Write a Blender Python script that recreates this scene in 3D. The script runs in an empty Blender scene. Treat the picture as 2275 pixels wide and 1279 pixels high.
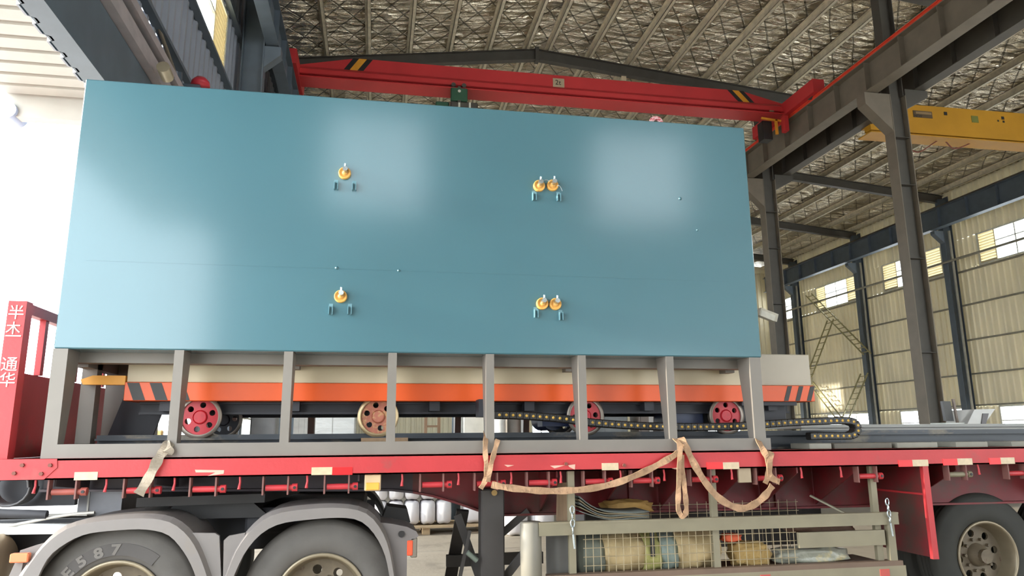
import bpy, math, random
from mathutils import Vector, Matrix
random.seed(7)
scene = bpy.context.scene
COL = scene.collection
# ---------------------------------------------------------------- camera
FPX = 1612.0
CAM = Vector((0.0, -5.2, 1.6))
_pi, _ro, _ya = math.radians(11.583), math.radians(-.4547), math.radians(10.599)
_F = Vector((math.sin(_ya)*math.cos(_pi), math.cos(_ya)*math.cos(_pi), math.sin(_pi)))
_r = Vector((math.cos(_ya), -math.sin(_ya), 0)); _u = _r.cross(_F)
_R = math.cos(_ro)*_r + math.sin(_ro)*_u
_U = -math.sin(_ro)*_r + math.cos(_ro)*_u
cam_data = bpy.data.cameras.new('camera')
cam_data.sensor_width = 36.0
cam_data.lens = FPX/2275*36
cam_data.clip_end = 400
cam = bpy.data.objects.new('camera', cam_data)
COL.objects.link(cam)
cam.matrix_world = Matrix(((_R.x, _U.x, -_F.x, CAM.x), (_R.y, _U.y, -_F.y, CAM.y), (_R.z, _U.z, -_F.z, CAM.z), (0, 0, 0, 1)))
scene.camera = cam
# ---------------------------------------------------------------- world, sun, exposure
world = bpy.data.worlds.new('sky'); scene.world = world
world.use_nodes = True
_bg = world.node_tree.nodes['Background']
_bg.inputs['Color'].default_value = (0.88, 0.95, 1.0, 1)
_bg.inputs['Strength'].default_value = 11.0
sun_d = bpy.data.lights.new('sun', 'SUN'); sun_d.energy = 12.0; sun_d.angle = math.radians(1.0); sun_d.color = (1.0, .93, .78)
sun = bpy.data.objects.new('sun', sun_d); COL.objects.link(sun)
sun.rotation_euler = Vector((1.0, .03, -.20)).to_track_quat('-Z', 'Y').to_euler()
vs = scene.view_settings
vs.view_transform = 'Standard'; vs.look = 'None'; vs.exposure = -0.42; vs.gamma = 1.0; vs.use_curve_mapping = False
scene.cycles.max_bounces = 8; scene.cycles.diffuse_bounces = 5; scene.cycles.glossy_bounces = 4
scene.cycles.transparent_max_bounces = 12; scene.cycles.sample_clamp_indirect = 12.0
scene.cycles.caustics_reflective = False; scene.cycles.caustics_refractive = False
scene.cycles.use_denoising = True
# ---------------------------------------------------------------- helpers
def P(px, py, X=None, Y=None, Z=None):
    """pixel of the 2275x1279 photograph -> the point where its ray meets the plane X=, Y= or Z= of the surface it lies on"""
    d = (px-1137.5)/FPX*_R - (py-639.5)/FPX*_U + _F
    i, v = (0, X) if X is not None else (1, Y) if Y is not None else (2, Z)
    return CAM + d*((v-CAM[i])/d[i])
def lin(c):
    return tuple(((x/255+.055)/1.055)**2.4 if x > 10 else x/255/12.92 for x in c)
MATS = {}
def mat(name, c=(128, 128, 128), rough=.5, metal=0.0, var=.12, scale=4.0, bump=0.0, bscale=40.0, c2=None, thr=(.55, .7), stretch=(1, 1, 1), spec=.5, coat=0.0, trans=0.0):
    """procedural paint / metal / cloth: base colour with grain, optional second colour in worn patches, fine relief"""
    if name in MATS: return MATS[name]
    m = bpy.data.materials.new(name); MATS[name] = m
    m.use_nodes = True; nt = m.node_tree; N = nt.nodes; L = nt.links
    b = N['Principled BSDF']
    b.inputs['Roughness'].default_value = rough; b.inputs['Metallic'].default_value = metal
    b.inputs['Specular IOR Level'].default_value = spec
    b.inputs['Coat Weight'].default_value = coat; b.inputs['Coat Roughness'].default_value = .15
    tc = N.new('ShaderNodeTexCoord'); mp = N.new('ShaderNodeMapping'); mp.inputs['Scale'].default_value = stretch
    L.new(tc.outputs['Object'], mp.inputs['Vector'])
    n = N.new('ShaderNodeTexNoise'); n.inputs['Scale'].default_value = scale; n.inputs['Detail'].default_value = 5
    L.new(mp.outputs['Vector'], n.inputs['Vector'])
    base = lin(c)
    mr = N.new('ShaderNodeMapRange'); mr.inputs['From Min'].default_value = .3; mr.inputs['From Max'].default_value = .7
    mr.inputs['To Min'].default_value = 1-var; mr.inputs['To Max'].default_value = 1+var
    L.new(n.outputs['Fac'], mr.inputs['Value'])
    mx = N.new('ShaderNodeMix'); mx.data_type = 'RGBA'; mx.blend_type = 'MULTIPLY'; mx.inputs['Factor'].default_value = 1
    mx.inputs['A'].default_value = (*base, 1); L.new(mr.outputs['Result'], mx.inputs['B'])
    out = mx.outputs['Result']
    if c2 is not None:
        n2 = N.new('ShaderNodeTexNoise'); n2.inputs['Scale'].default_value = scale*1.7; n2.inputs['Detail'].default_value = 8; n2.inputs['Roughness'].default_value = .65
        L.new(mp.outputs['Vector'], n2.inputs['Vector'])
        r2 = N.new('ShaderNodeMapRange'); r2.inputs['From Min'].default_value = thr[0]; r2.inputs['From Max'].default_value = thr[1]
        L.new(n2.outputs['Fac'], r2.inputs['Value'])
        m2 = N.new('ShaderNodeMix'); m2.data_type = 'RGBA'
        L.new(r2.outputs['Result'], m2.inputs['Factor']); L.new(out, m2.inputs['A']); m2.inputs['B'].default_value = (*lin(c2), 1)
        out = m2.outputs['Result']
    L.new(out, b.inputs['Base Color'])
    if bump:
        n3 = N.new('ShaderNodeTexNoise'); n3.inputs['Scale'].default_value = bscale; n3.inputs['Detail'].default_value = 4
        L.new(mp.outputs['Vector'], n3.inputs['Vector'])
        bp = N.new('ShaderNodeBump'); bp.inputs['Strength'].default_value = bump; bp.inputs['Distance'].default_value = .02
        L.new(n3.outputs['Fac'], bp.inputs['Height']); L.new(bp.outputs['Normal'], b.inputs['Normal'])
    if trans:
        o = N['Material Output']; t = N.new('ShaderNodeBsdfTranslucent'); L.new(out, t.inputs['Color'])
        ms = N.new('ShaderNodeMixShader'); ms.inputs[0].default_value = trans
        L.new(b.outputs[0], ms.inputs[1]); L.new(t.outputs[0], ms.inputs[2]); L.new(ms.outputs[0], o.inputs['Surface'])
    return m
def mat_glass(name, c=(1, 1, 1)):
    if name in MATS: return MATS[name]
    m = bpy.data.materials.new(name); MATS[name] = m; m.use_nodes = True; nt = m.node_tree; N = nt.nodes; L = nt.links
    N.remove(N['Principled BSDF']); o = N['Material Output']
    t = N.new('ShaderNodeBsdfTransparent'); t.inputs[0].default_value = (*c, 1)
    g = N.new('ShaderNodeBsdfGlossy'); g.inputs['Roughness'].default_value = .05
    n = N.new('ShaderNodeTexNoise'); n.inputs['Scale'].default_value = 3
    mr = N.new('ShaderNodeMapRange'); mr.inputs['To Min'].default_value = .05; mr.inputs['To Max'].default_value = .1
    L.new(n.outputs['Fac'], mr.inputs['Value'])
    ms = N.new('ShaderNodeMixShader'); L.new(mr.outputs[0], ms.inputs[0])
    L.new(t.outputs[0], ms.inputs[1]); L.new(g.outputs[0], ms.inputs[2]); L.new(ms.outputs[0], o.inputs['Surface'])
    return m
ORG = {}
def org(o):
    return ORG.get(o.name, Vector((0, 0, 0))) if o is not None else Vector((0, 0, 0))
class MB:
    """collects shapes in world coordinates; build() links them as ONE mesh object"""
    def __init__(s): s.v = []; s.f = []; s.sm = []
    def add(s, vs, fs, sm=False):
        n = len(s.v); s.v += [Vector(v) for v in vs]
        for f in fs: s.f.append([i+n for i in f]); s.sm.append(sm)
        return s
    def box(s, x0, x1, y0, y1, z0, z1):
        v = [(x, y, z) for x in (x0, x1) for y in (y0, y1) for z in (z0, z1)]
        return s.add(v, [(0, 1, 3, 2), (4, 6, 7, 5), (0, 4, 5, 1), (2, 3, 7, 6), (0, 2, 6, 4), (1, 5, 7, 3)])
    def bbox(s, x0, x1, y0, y1, z0, z1, b=.006):
        """box with chamfered edges along all sides seen from the front"""
        pts = [(x0+b, z0), (x1-b, z0), (x1, z0+b), (x1, z1-b), (x1-b, z1), (x0+b, z1), (x0, z1-b), (x0, z0+b)]
        inn = [(min(max(x, x0+b), x1-b), min(max(z, z0+b), z1-b)) for x, z in pts]
        v = [(x, y0, z) for x, z in inn]+[(x, y0+b, z) for x, z in pts]+[(x, y1-b, z) for x, z in pts]+[(x, y1, z) for x, z in inn]
        fs = [tuple(range(8)), tuple(range(31, 23, -1))]
        for k in range(3):
            for i in range(8): fs.append((k*8+i, k*8+8+i, k*8+8+(i+1) % 8, k*8+(i+1) % 8))
        return s.add(v, fs)
    def obox(s, c, a, b, d):
        c, a, b, d = map(Vector, (c, a, b, d))
        v = [c+i*a+j*b+k*d for i in (-1, 1) for j in (-1, 1) for k in (-1, 1)]
        return s.add(v, [(0, 1, 3, 2), (4, 6, 7, 5), (0, 4, 5, 1), (2, 3, 7, 6), (0, 2, 6, 4), (1, 5, 7, 3)])
    def bar(s, p, q, w, h, up=(0, 0, 1)):
        p, q = Vector(p), Vector(q); d = q-p; t = d.normalized(); up = Vector(up)
        if abs(t.dot(up)) > .98: up = Vector((0, 1, 0))
        sd = t.cross(up).normalized(); u = sd.cross(t)
        return s.obox((p+q)/2, d/2, sd*w/2, u*h/2)
    def prism(s, pts, ax, a, b):
        """polygon extruded along axis ax (0,1,2) from a to b; pts are the two other coordinates in order"""
        def mk(p, t):
            return {0: (t, p[0], p[1]), 1: (p[0], t, p[1]), 2: (p[0], p[1], t)}[ax]
        n = len(pts); v = [mk(p, a) for p in pts]+[mk(p, b) for p in pts]
        return s.add(v, [tuple(range(n)), tuple(range(2*n-1, n-1, -1))]+[(i, n+i, n+(i+1) % n, (i+1) % n) for i in range(n)])
    def tube(s, pts, r, n=8, closed=False, cap=True):
        pts = [Vector(p) for p in pts]; m = len(pts); rs = r if isinstance(r, (list, tuple)) else [r]*m
        v = []; pu = None
        for i, p in enumerate(pts):
            a = pts[i-1] if (i > 0 or closed) else p; b = pts[(i+1) % m] if (i < m-1 or closed) else p
            t = (b-a).normalized()
            if pu is None:
                pu = Vector((0, 0, 1)) if abs(t.z) < .9 else Vector((1, 0, 0))
            sd = t.cross(pu); sd = sd.normalized() if sd.length > 1e-6 else Vector((0, 1, 0)); u = sd.cross(t).normalized(); pu = u
            v += [p+rs[i]*(math.cos(2*math.pi*k/n)*sd+math.sin(2*math.pi*k/n)*u) for k in range(n)]
        fs = []
        for i in range(m if closed else m-1):
            j = (i+1) % m
            for k in range(n): fs.append((i*n+k, i*n+(k+1) % n, j*n+(k+1) % n, j*n+k))
        s.add(v, fs, True)
        if cap and not closed:
            s.add(v[:n], [tuple(range(n-1, -1, -1))]); s.add(v[-n:], [tuple(range(n))])
        return s
    def cyl(s, p, q, r, n=20, r2=None):
        return s.tube([p, q], [r, r if r2 is None else r2], n)
    def rev(s, prof, o, ax, n=32, a0=0, a1=2*math.pi, sm=True):
        """profile [(radius, height)] turned about the axis through o"""
        o = Vector(o); ax = Vector(ax).normalized(); e1 = ax.orthogonal().normalized(); e2 = ax.cross(e1)
        full = abs(a1-a0-2*math.pi) < 1e-6; m = n if full else n+1; v = []
        for i in range(m):
            a = a0+(a1-a0)*i/n; d = math.cos(a)*e1+math.sin(a)*e2
            v += [o+ax*h+d*r for r, h in prof]
        k = len(prof); fs = []
        for i in range(n):
            j = (i+1) % m
            for q in range(k-1): fs.append((i*k+q, j*k+q, j*k+q+1, i*k+q+1))
        return s.add(v, fs, sm)
    def ribbon(s, pts, wv, th, nv=None):
        """flat strap: centre line, width vector(s), thickness"""
        pts = [Vector(p) for p in pts]; m = len(pts); v = []
        for i, p in enumerate(pts):
            w = Vector(wv[i] if isinstance(wv[0], (list, tuple, Vector)) else wv)
            t = (pts[min(i+1, m-1)]-pts[max(i-1, 0)]).normalized(); nn = t.cross(w).normalized()*th/2
            v += [p-w/2-nn, p+w/2-nn, p+w/2+nn, p-w/2+nn]
        fs = [(3, 2, 1, 0), (4*m-4, 4*m-3, 4*m-2, 4*m-1)]
        for i in range(m-1):
            for k in range(4): fs.append((i*4+k, i*4+(k+1) % 4, i*4+4+(k+1) % 4, i*4+4+k))
        return s.add(v, fs)
    def text(s, txt, o, ex, ey, size, depth=.004, bold=0.0, wide=1.0):
        """real lettering: outline of the font laid in the plane ex, ey at o (left end of the base line)"""
        cu = bpy.data.curves.new('lettering', 'FONT'); cu.body = txt; cu.size = size; cu.extrude = depth/2; cu.resolution_u = 3; cu.offset = bold
        ob = bpy.data.objects.new('lettering', cu); COL.objects.link(ob)
        me = bpy.data.meshes.new_from_object(ob.evaluated_get(bpy.context.evaluated_depsgraph_get()))
        ex, ey = Vector(ex).normalized(), Vector(ey).normalized(); ez = ex.cross(ey); ex = ex*wide; o = Vector(o)
        s.add([o+ex*v.co.x+ey*v.co.y+ez*v.co.z for v in me.vertices], [tuple(p.vertices) for p in me.polygons])
        bpy.data.objects.remove(ob); bpy.data.curves.remove(cu); bpy.data.meshes.remove(me)
        return s
    def mesh(s, name, origin=(0, 0, 0)):
        me = bpy.data.meshes.new(name); o = Vector(origin)
        me.from_pydata([v-o for v in s.v], [], s.f); me.validate()
        if len(me.polygons) == len(s.sm): me.polygons.foreach_set('use_smooth', s.sm)
        me.update()
        import bmesh
        bm = bmesh.new(); bm.from_mesh(me); bmesh.ops.recalc_face_normals(bm, faces=bm.faces); bm.to_mesh(me); bm.free()
        return me
    def build(s, name, m, parent=None, label=None):
        if parent is not None: o0 = org(parent)
        else:
            xs = [v.x for v in s.v]; ys = [v.y for v in s.v]; zs = [v.z for v in s.v]
            o0 = Vector(((min(xs)+max(xs))/2, (min(ys)+max(ys))/2, min(zs)))
        me = s.mesh(name, o0); me.materials.append(m)
        ob = bpy.data.objects.new(name, me); COL.objects.link(ob)
        if parent is not None: ob.parent = parent
        else: ob.location = o0
        ORG[ob.name] = o0
        if label: ob['label'] = label
        return ob
def tag(o, label, cat, group=None):
    o['label'] = label; o['category'] = cat
    if group: o['group'] = group
    return o
def thing(name, loc, label, cat, group=None):
    o = bpy.data.objects.new(name, None); COL.objects.link(o); o.location = loc; o.empty_display_size = .2
    ORG[o.name] = Vector(loc)
    return tag(o, label, cat, group)
def structure(o):
    o['kind'] = 'structure'; return o
def stuff(o):
    o['kind'] = 'stuff'; return o
def inst(name, me, parent, loc, rot=(0, 0, 0), sc=None):
    """another object that shares mesh data, at a world position, under its parent"""
    ob = bpy.data.objects.new(name, me); COL.objects.link(ob); ob.parent = parent
    ob.location = Vector(loc)-org(parent); ob.rotation_euler = rot
    if sc: ob.scale = sc
    ORG[ob.name] = Vector(loc)
    return ob
def isect(mb, p, q, H, W, tf=.016, tw=.01):
    """I section from p to q (horizontal), height H below p/q level, flange width W"""
    p, q = Vector(p), Vector(q)
    mb.bar(p-Vector((0, 0, tf/2)), q-Vector((0, 0, tf/2)), W, tf)
    mb.bar(p-Vector((0, 0, H-tf/2)), q-Vector((0, 0, H-tf/2)), W, tf)
    mb.bar(p-Vector((0, 0, H/2)), q-Vector((0, 0, H/2)), tw, H-2*tf)
    return mb
def arc(c, r, a0, a1, n, ex=(1, 0, 0), ey=(0, 0, 1)):
    c, ex, ey = Vector(c), Vector(ex), Vector(ey)
    return [c+r*(math.cos(a0+(a1-a0)*i/n)*ex+math.sin(a0+(a1-a0)*i/n)*ey) for i in range(n+1)]
def smoothpath(pts, n=6):
    pts = [Vector(p) for p in pts]; out = []
    for i in range(len(pts)-1):
        a, b, c, d = pts[max(i-1, 0)], pts[i], pts[i+1], pts[min(i+2, len(pts)-1)]
        for k in range(n):
            t = k/n
            out.append(.5*((2*b)+(c-a)*t+(2*a-5*b+4*c-d)*t*t+(3*b-a-3*c+d)*t**3))
    return out+[pts[-1]]
# ================================================================ materials of the place
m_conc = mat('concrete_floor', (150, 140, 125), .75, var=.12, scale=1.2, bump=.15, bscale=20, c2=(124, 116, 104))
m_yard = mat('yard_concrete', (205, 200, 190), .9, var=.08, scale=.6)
m_wall = mat('cream_sheet', (236, 226, 196), .45, var=.08, scale=1.5, stretch=(1, 1, .15))
m_wall_r = mat('cream_sheet_translucent', (238, 230, 206), .45, var=.08, scale=1.5, stretch=(1, 1, .15), trans=.1)  # translucence added to brighten the right wall
m_wall_l = mat('haze_blue_sheet', (148, 152, 162), .5, var=.08, scale=1.5)  # grey sheet, the blue of the haze put into its colour
m_steel = mat('grey_steel', (120, 110, 96), .5, var=.1, scale=3)
m_steel_d = mat('dark_steel', (82, 78, 72), .5, var=.1, scale=3)
m_steel_b = mat('blue_grey_steel', (92, 102, 112), .5, var=.1, scale=3)
m_purlin = mat('galvanised_purlin', (222, 210, 184), .5, metal=.0, var=.15, scale=6)
m_girt = mat('pale_girt', (150, 146, 132), .45, metal=.2)
m_white = mat('white_sheet', (184, 181, 172), .5, var=.04)
m_frame = mat('window_frame_white', (220, 218, 205), .45, var=.05)
m_louvre = mat('cream_louvre', (214, 200, 160), .45, var=.05, trans=.03)
m_glass = mat_glass('window_glass')
def mat_foil():
    m = bpy.data.materials.new('roof_foil'); MATS['roof_foil'] = m; m.use_nodes = True; nt = m.node_tree; N = nt.nodes; L = nt.links
    b = N['Principled BSDF']; b.inputs['Metallic'].default_value = 1; b.inputs['Roughness'].default_value = .12
    tc = N.new('ShaderNodeTexCoord')
    def wav(rot, sc):
        mp = N.new('ShaderNodeMapping'); mp.inputs['Rotation'].default_value = (0, 0, rot); L.new(tc.outputs['Object'], mp.inputs[0])
        w = N.new('ShaderNodeTexWave'); w.inputs['Scale'].default_value = sc; w.inputs['Distortion'].default_value = .5; w.inputs['Detail'].default_value = 1
        w.inputs['Detail Scale'].default_value = 1.5
        L.new(mp.outputs[0], w.inputs['Vector'])
        r = N.new('ShaderNodeMapRange'); r.inputs['From Min'].default_value = .0; r.inputs['From Max'].default_value = .025
        L.new(w.outputs['Fac'], r.inputs['Value']); return r.outputs[0]
    a = wav(.62, .55); c = wav(-.62, .55)
    mul = N.new('ShaderNodeMath'); mul.operation = 'MULTIPLY'; L.new(a, mul.inputs[0]); L.new(c, mul.inputs[1])
    def noise(stretch, sc, det, rough=.6, dist=0.0):
        mp = N.new('ShaderNodeMapping'); mp.inputs['Scale'].default_value = stretch; L.new(tc.outputs['Object'], mp.inputs[0])
        n = N.new('ShaderNodeTexNoise'); n.inputs['Scale'].default_value = sc; n.inputs['Detail'].default_value = det; n.inputs['Roughness'].default_value = rough; n.inputs['Distortion'].default_value = dist
        L.new(mp.outputs[0], n.inputs['Vector']); return n.outputs['Fac']
    def madd(x, k, y):
        q = N.new('ShaderNodeMath'); q.operation = 'MULTIPLY_ADD'; q.inputs[1].default_value = k; L.new(x, q.inputs[0])
        if y is None: q.inputs[2].default_value = 0
        else: L.new(y, q.inputs[2])
        return q.outputs[0]
    h = madd(noise((1.0, 3.0, 1), 1.8, 5, .62, .8), .2, None)      # fine creases, long across the roof slope
    def crumple(stretch, sc):
        mp = N.new('ShaderNodeMapping'); mp.inputs['Scale'].default_value = stretch; L.new(tc.outputs['Object'], mp.inputs[0])
        dn = N.new('ShaderNodeTexNoise'); dn.inputs['Scale'].default_value = 1.3; L.new(mp.outputs[0], dn.inputs['Vector'])
        va = N.new('ShaderNodeVectorMath'); va.operation = 'MULTIPLY_ADD'; va.inputs[1].default_value = (.6, .6, 0); L.new(dn.outputs['Color'], va.inputs[0]); L.new(mp.outputs[0], va.inputs[2])
        vo = N.new('ShaderNodeTexVoronoi'); vo.inputs['Scale'].default_value = sc; L.new(va.outputs[0], vo.inputs['Vector']); return vo.outputs['Distance']
    h = madd(crumple((.8, 2.6, 1), 1.5), .24, h)
    h = madd(crumple((1, 2.2, 1), 4.2), .05, h)
    h = madd(noise((1, .6, 1), .55, 1), .9, h)                      # slack between the purlins
    h = madd(mul.outputs[0], .02, h)                                # net pressing in
    bp = N.new('ShaderNodeBump'); bp.inputs['Strength'].default_value = 1.0; bp.inputs['Distance'].default_value = 1.0
    L.new(h, bp.inputs['Height']); L.new(bp.outputs['Normal'], b.inputs['Normal'])
    mx = N.new('ShaderNodeMix'); mx.data_type = 'RGBA'; L.new(mul.outputs[0], mx.inputs['Factor'])
    mx.inputs['A'].default_value = (.3, .27, .22, 1); mx.inputs['B'].default_value = (.78, .69, .54, 1)
    L.new(mx.outputs['Result'], b.inputs['Base Color'])
    return m
m_foil = mat_foil()
XL, XR, YF, YB = -3.1, 24.4, -14.0, 36.0      # inner faces of the left, right, front and back walls
RX = 4.7
def ztop(x):
    return 13.62-.095*(x-RX) if x > RX else 13.62-.135*(RX-x)
# ---------------------------------------------------------------- floor and yard
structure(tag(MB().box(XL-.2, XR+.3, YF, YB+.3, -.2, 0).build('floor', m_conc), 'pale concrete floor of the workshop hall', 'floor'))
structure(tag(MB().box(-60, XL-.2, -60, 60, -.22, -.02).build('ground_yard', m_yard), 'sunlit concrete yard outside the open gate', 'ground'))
# ---------------------------------------------------------------- walls of ribbed sheet
def corr(mb, axis, c, u0, u1, z0, z1, pitch=.30, d=.06, sgn=1, th=.02):
    """ribbed sheet in the plane axis=c from u0 to u1; ribs stand up"""
    n = max(1, round((u1-u0)/pitch)); us = []
    for i in range(n):
        a = u0+(u1-u0)*i/n; w = (u1-u0)/n
        us += [(a, 0), (a+w*.55, 0), (a+w*.65, d), (a+w*.9, d)]
    us.append((u1, 0))
    pts = [(u, c-sgn*h) for u, h in us]
    def mk(u, w, z): return (w, u, z) if axis == 0 else (u, w, z)
    k = len(pts); v = [mk(u, w, z) for z in (z0, z1) for u, w in pts]+[mk(u, w+sgn*th, z) for z in (z0, z1) for u, w in pts]
    fs = []
    for o in (0, 2*k):
        for i in range(k-1): fs.append((o+i, o+i+1, o+k+i+1, o+k+i))
    for i in range(k-1):
        fs.append((i, i+1, 2*k+i+1, 2*k+i)); fs.append((k+i, k+i+1, 3*k+i+1, 3*k+i))
    mb.add(v, fs)
def banded(mb, axis, c, u0, u1, bands, sgn):
    """bands: (z0, z1, [holes]); a hole (a, b) leaves the sheet open"""
    for z0, z1, holes in bands:
        u = u0
        for a, b in sorted(holes):
            if a > u+.01: corr(mb, axis, c, u, a, z0, z1, sgn=sgn)
            u = b
        if u1 > u+.01: corr(mb, axis, c, u, u1, z0, z1, sgn=sgn)
UPW = [(16.35, 19.9, 17.15, 19.05), (21.9, 25.75, 22.95, 24.8), (27.65, 31.35, 28.6, 30.5), (33.3, 35.6, 33.9, 35.0), (10.4, 14.2, 11.35, 13.25), (4.4, 8.2, 5.35, 7.25), (-1.6, 2.2, -.65, 1.25), (-7.6, -3.8, -6.65, -4.75)]
LOW = [(16.2, 19.95), (21.85, 25.6), (27.7, 31.3), (10.2, 13.9), (4.2, 7.9), (-1.8, 1.9), (-7.8, -4.1)]
mb = MB()
banded(mb, 0, XR, YF, YB, [(0, 1.15, []), (1.15, 2.66, LOW), (2.66, 8.4, []), (8.4, 9.72, [(a, b) for a, b, _, _ in UPW]), (9.72, 12.05, [])], 1)
wall_right = structure(tag(mb.build('wall_right', m_wall_r), 'ribbed cream sheet wall with girts beyond the yellow crane', 'wall'))
for z in (2.72, 4.0, 5.4, 6.87, 8.3):
    MB().box(XR-.16, XR-.04, YF, YB, z-.03, z+.03).build('girt', m_girt, wall_right)
for cy in (3.35, 9.35, 15.2, 21.1, 27.0, 32.8, -2.65, -8.65):
    c = MB(); c.box(XR-.62, XR-.60, cy-.14, cy+.14, 0, 11.55); c.box(XR-.2, XR-.18, cy-.14, cy+.14, 0, 11.7); c.box(XR-.6, XR-.2, cy-.01, cy+.01, 0, 11.6)
    c.prism([(XR-.62, 10.12), (XR-1.05, 10.12), (XR-1.05, 9.98), (XR-.62, 9.6)], 1, cy-.12, cy+.12)
    c.build('column', m_steel_b, wall_right)
    MB().cyl((XR-.45, cy-.24, 0), (XR-.45, cy-.24, 10.1), .055, 10).build('drain_pipe', m_girt, wall_right)
wn = [0]
def window(axis, c, u0, u1, z0, z1, parent_label, g0=None, g1=None, sgn=1, mull=1, transom=True):
    """window set in the sheet: frame, panes and, beside the glass, louvre blades"""
    wn[0] += 1
    def bx(a, b, w0, w1, zz0, zz1):
        return MB().box(c+w0, c+w1, a, b, zz0, zz1) if axis == 0 else MB().box(a, b, c+w0, c+w1, zz0, zz1)
    def bxa(m_, a, b, w0, w1, zz0, zz1):
        return m_.box(c+w0, c+w1, a, b, zz0, zz1) if axis == 0 else m_.box(a, b, c+w0, c+w1, zz0, zz1)
    g0 = u0 if g0 is None else g0; g1 = u1 if g1 is None else g1
    f = MB()
    for a, b in ((u0-.04, u0+.03), (u1-.03, u1+.04)): bxa(f, a, b, -.05, .05, z0-.04, z1+.04)
    bxa(f, u0, u1, -.05, .05, z0-.04, z0+.03); bxa(f, u0, u1, -.05, .05, z1-.03, z1+.04)
    w = structure(tag(f.build('window_%d' % wn[0], m_frame), parent_label, 'window'))
    if any(k in parent_label for k in ('hidden', 'outside the view', 'photographer')): w['group'] = parent_label
    zt = z0+(z1-z0)*.62
    n = mull+1
    for i in range(n):
        a = g0+(g1-g0)*i/n; b = g0+(g1-g0)*(i+1)/n
        for q0, q1 in (((z0+.03, zt-.02), (zt+.02, z1-.03)) if transom else ((z0+.03, z1-.03),)):
            bx(a+.025, b-.025, -.006, .006, q0, q1).build('pane', m_glass, w)
        if i: bx(a-.025, a+.025, -.03, .03, z0+.03, z1-.03).build('mullion', m_frame, w)
    if transom: bx(g0, g1, -.03, .03, zt-.02, zt+.02).build('transom', m_frame, w)
    for a, b in ((u0+.03, g0), (g1, u1-.03)):
        if b-a > .2:
            m_ = MB(); k = 11
            for i in range(k):
                zz = z0+.06+(z1-z0-.12)*i/(k-1)
                if axis == 0: m_.obox((c, (a+b)/2, zz), (0, (b-a)/2-.02, 0), (.05, 0, sgn*-.042), (.003, 0, .003))
                else: m_.obox(((a+b)/2, c, zz), ((b-a)/2-.02, 0, 0), (0, .05, sgn*-.042), (0, .003, .003))
            bxa(m_, a-.01, a+.03, -.04, .04, z0+.03, z1-.03); bxa(m_, b-.03, b+.01, -.04, .04, z0+.03, z1-.03)
            m_.build('louvre', m_louvre, w)
    return w
names_up = ['bright high window with louvres nearest the right picture edge', 'high window with louvres behind the nearest grey column', 'high louvred window crossed by the leaning ladder frames', 'small high louvred window beside the blue casing edge']
for i, (a, b, g0, g1) in enumerate(UPW):
    window(0, XR+.01, a, b, 8.42, 9.7, names_up[i] if i < 4 else 'high louvred window of the cream right wall outside the view', g0, g1)
names_lo = ['low bright window at the right picture edge behind the white console', 'low bright window behind the nearest grey column', 'low bright window below the crossed ladder frames']
for i, (a, b) in enumerate(LOW):
    window(0, XR+.01, a, b, 1.17, 2.64, names_lo[i] if i < 3 else 'low window of the cream right wall outside the view', mull=2)
tag(MB().cyl((XR-.75, YF+1, 8.72), (XR-.75, YB-.5, 8.72), .05, 10).build('service_pipe', m_girt), 'long grey service pipe running along the right wall below its windows', 'pipe')
# left wall with the wide gate
GY0, GY1, GZ = -9.0, 8.6, 5.25
LUP = [(4.3, 8.45, 4.6, 7.5), (28.2, 32.0, 29.1, 31.0)]
LLOW = [(12.2, 14.6), (19.0, 23.3)]
LMID = [(10.7, 14.1), (16.7, 20.1), (22.7, 26.1), (28.7, 32.1)]  # unseen windows added to light the right wall
mb = MB()
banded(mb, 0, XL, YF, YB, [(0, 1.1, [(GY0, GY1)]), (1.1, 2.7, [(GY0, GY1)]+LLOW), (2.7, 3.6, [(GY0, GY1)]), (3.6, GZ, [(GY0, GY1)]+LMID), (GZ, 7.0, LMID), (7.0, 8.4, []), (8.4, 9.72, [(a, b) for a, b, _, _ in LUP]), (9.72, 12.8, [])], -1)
wall_left = structure(tag(mb.build('wall_left', m_wall_l), 'grey sheet wall above the open gate, blue of the haze in its colour', 'wall'))
for cy in (9.35, 15.35, 21.35, 27.35, 33.0):
    c = MB(); c.box(XL+.60, XL+.62, cy-.14, cy+.14, 0, 12.2); c.box(XL+.18, XL+.2, cy-.14, cy+.14, 0, 12.2); c.box(XL+.2, XL+.6, cy-.01, cy+.01, 0, 12.2)
    c.prism([(XL+.62, 9.58), (XL+.95, 9.58), (XL+.95, 9.4), (XL+.62, 9.1)], 1, cy-.12, cy+.12)
    c.build('column', m_steel_b, wall_left)
for z in (7.0, 8.3, 9.8, 11.2): MB().box(XL+.04, XL+.16, YF, YB, z-.03, z+.03).build('girt', m_steel_b, wall_left)
MB().box(XL+.02, XL+.24, GY0-.3, GY1+.3, GZ, 5.95).build('gate_lintel', m_steel_b, wall_left)
for z, d in ((6.02, .34), (6.17, .3), (6.33, .36)):
    MB().box(XL+.02, XL+d, GY0-4, GY1+4, z-.055, z+.055).build('gate_track', mat('track_pinkish_grey', (170, 160, 160), .5), wall_left)
MB().tube([(XL+.1, 3.0, 7.3), (XL+.1, 5.6, 6.7), (XL+.1, 6.3, 6.5)], .03, 6).build('conduit', m_steel, wall_left)
lab_l = ['bright high window with louvre in the left wall at the top of the picture', 'high window of the left wall hidden behind the crane']
for i, (a, b, g0, g1) in enumerate(LUP):
    window(0, XL-.01, a, b, 8.42, 9.7, lab_l[min(i, 1)], g0, g1, sgn=-1)
for i, (a, b) in enumerate(LLOW): window(0, XL-.01, a, b, 1.12, 2.68, ['low bright left wall window just right of the leftmost red wheel', 'low bright left wall window behind the second grey leg'][i], sgn=-1)
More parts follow.
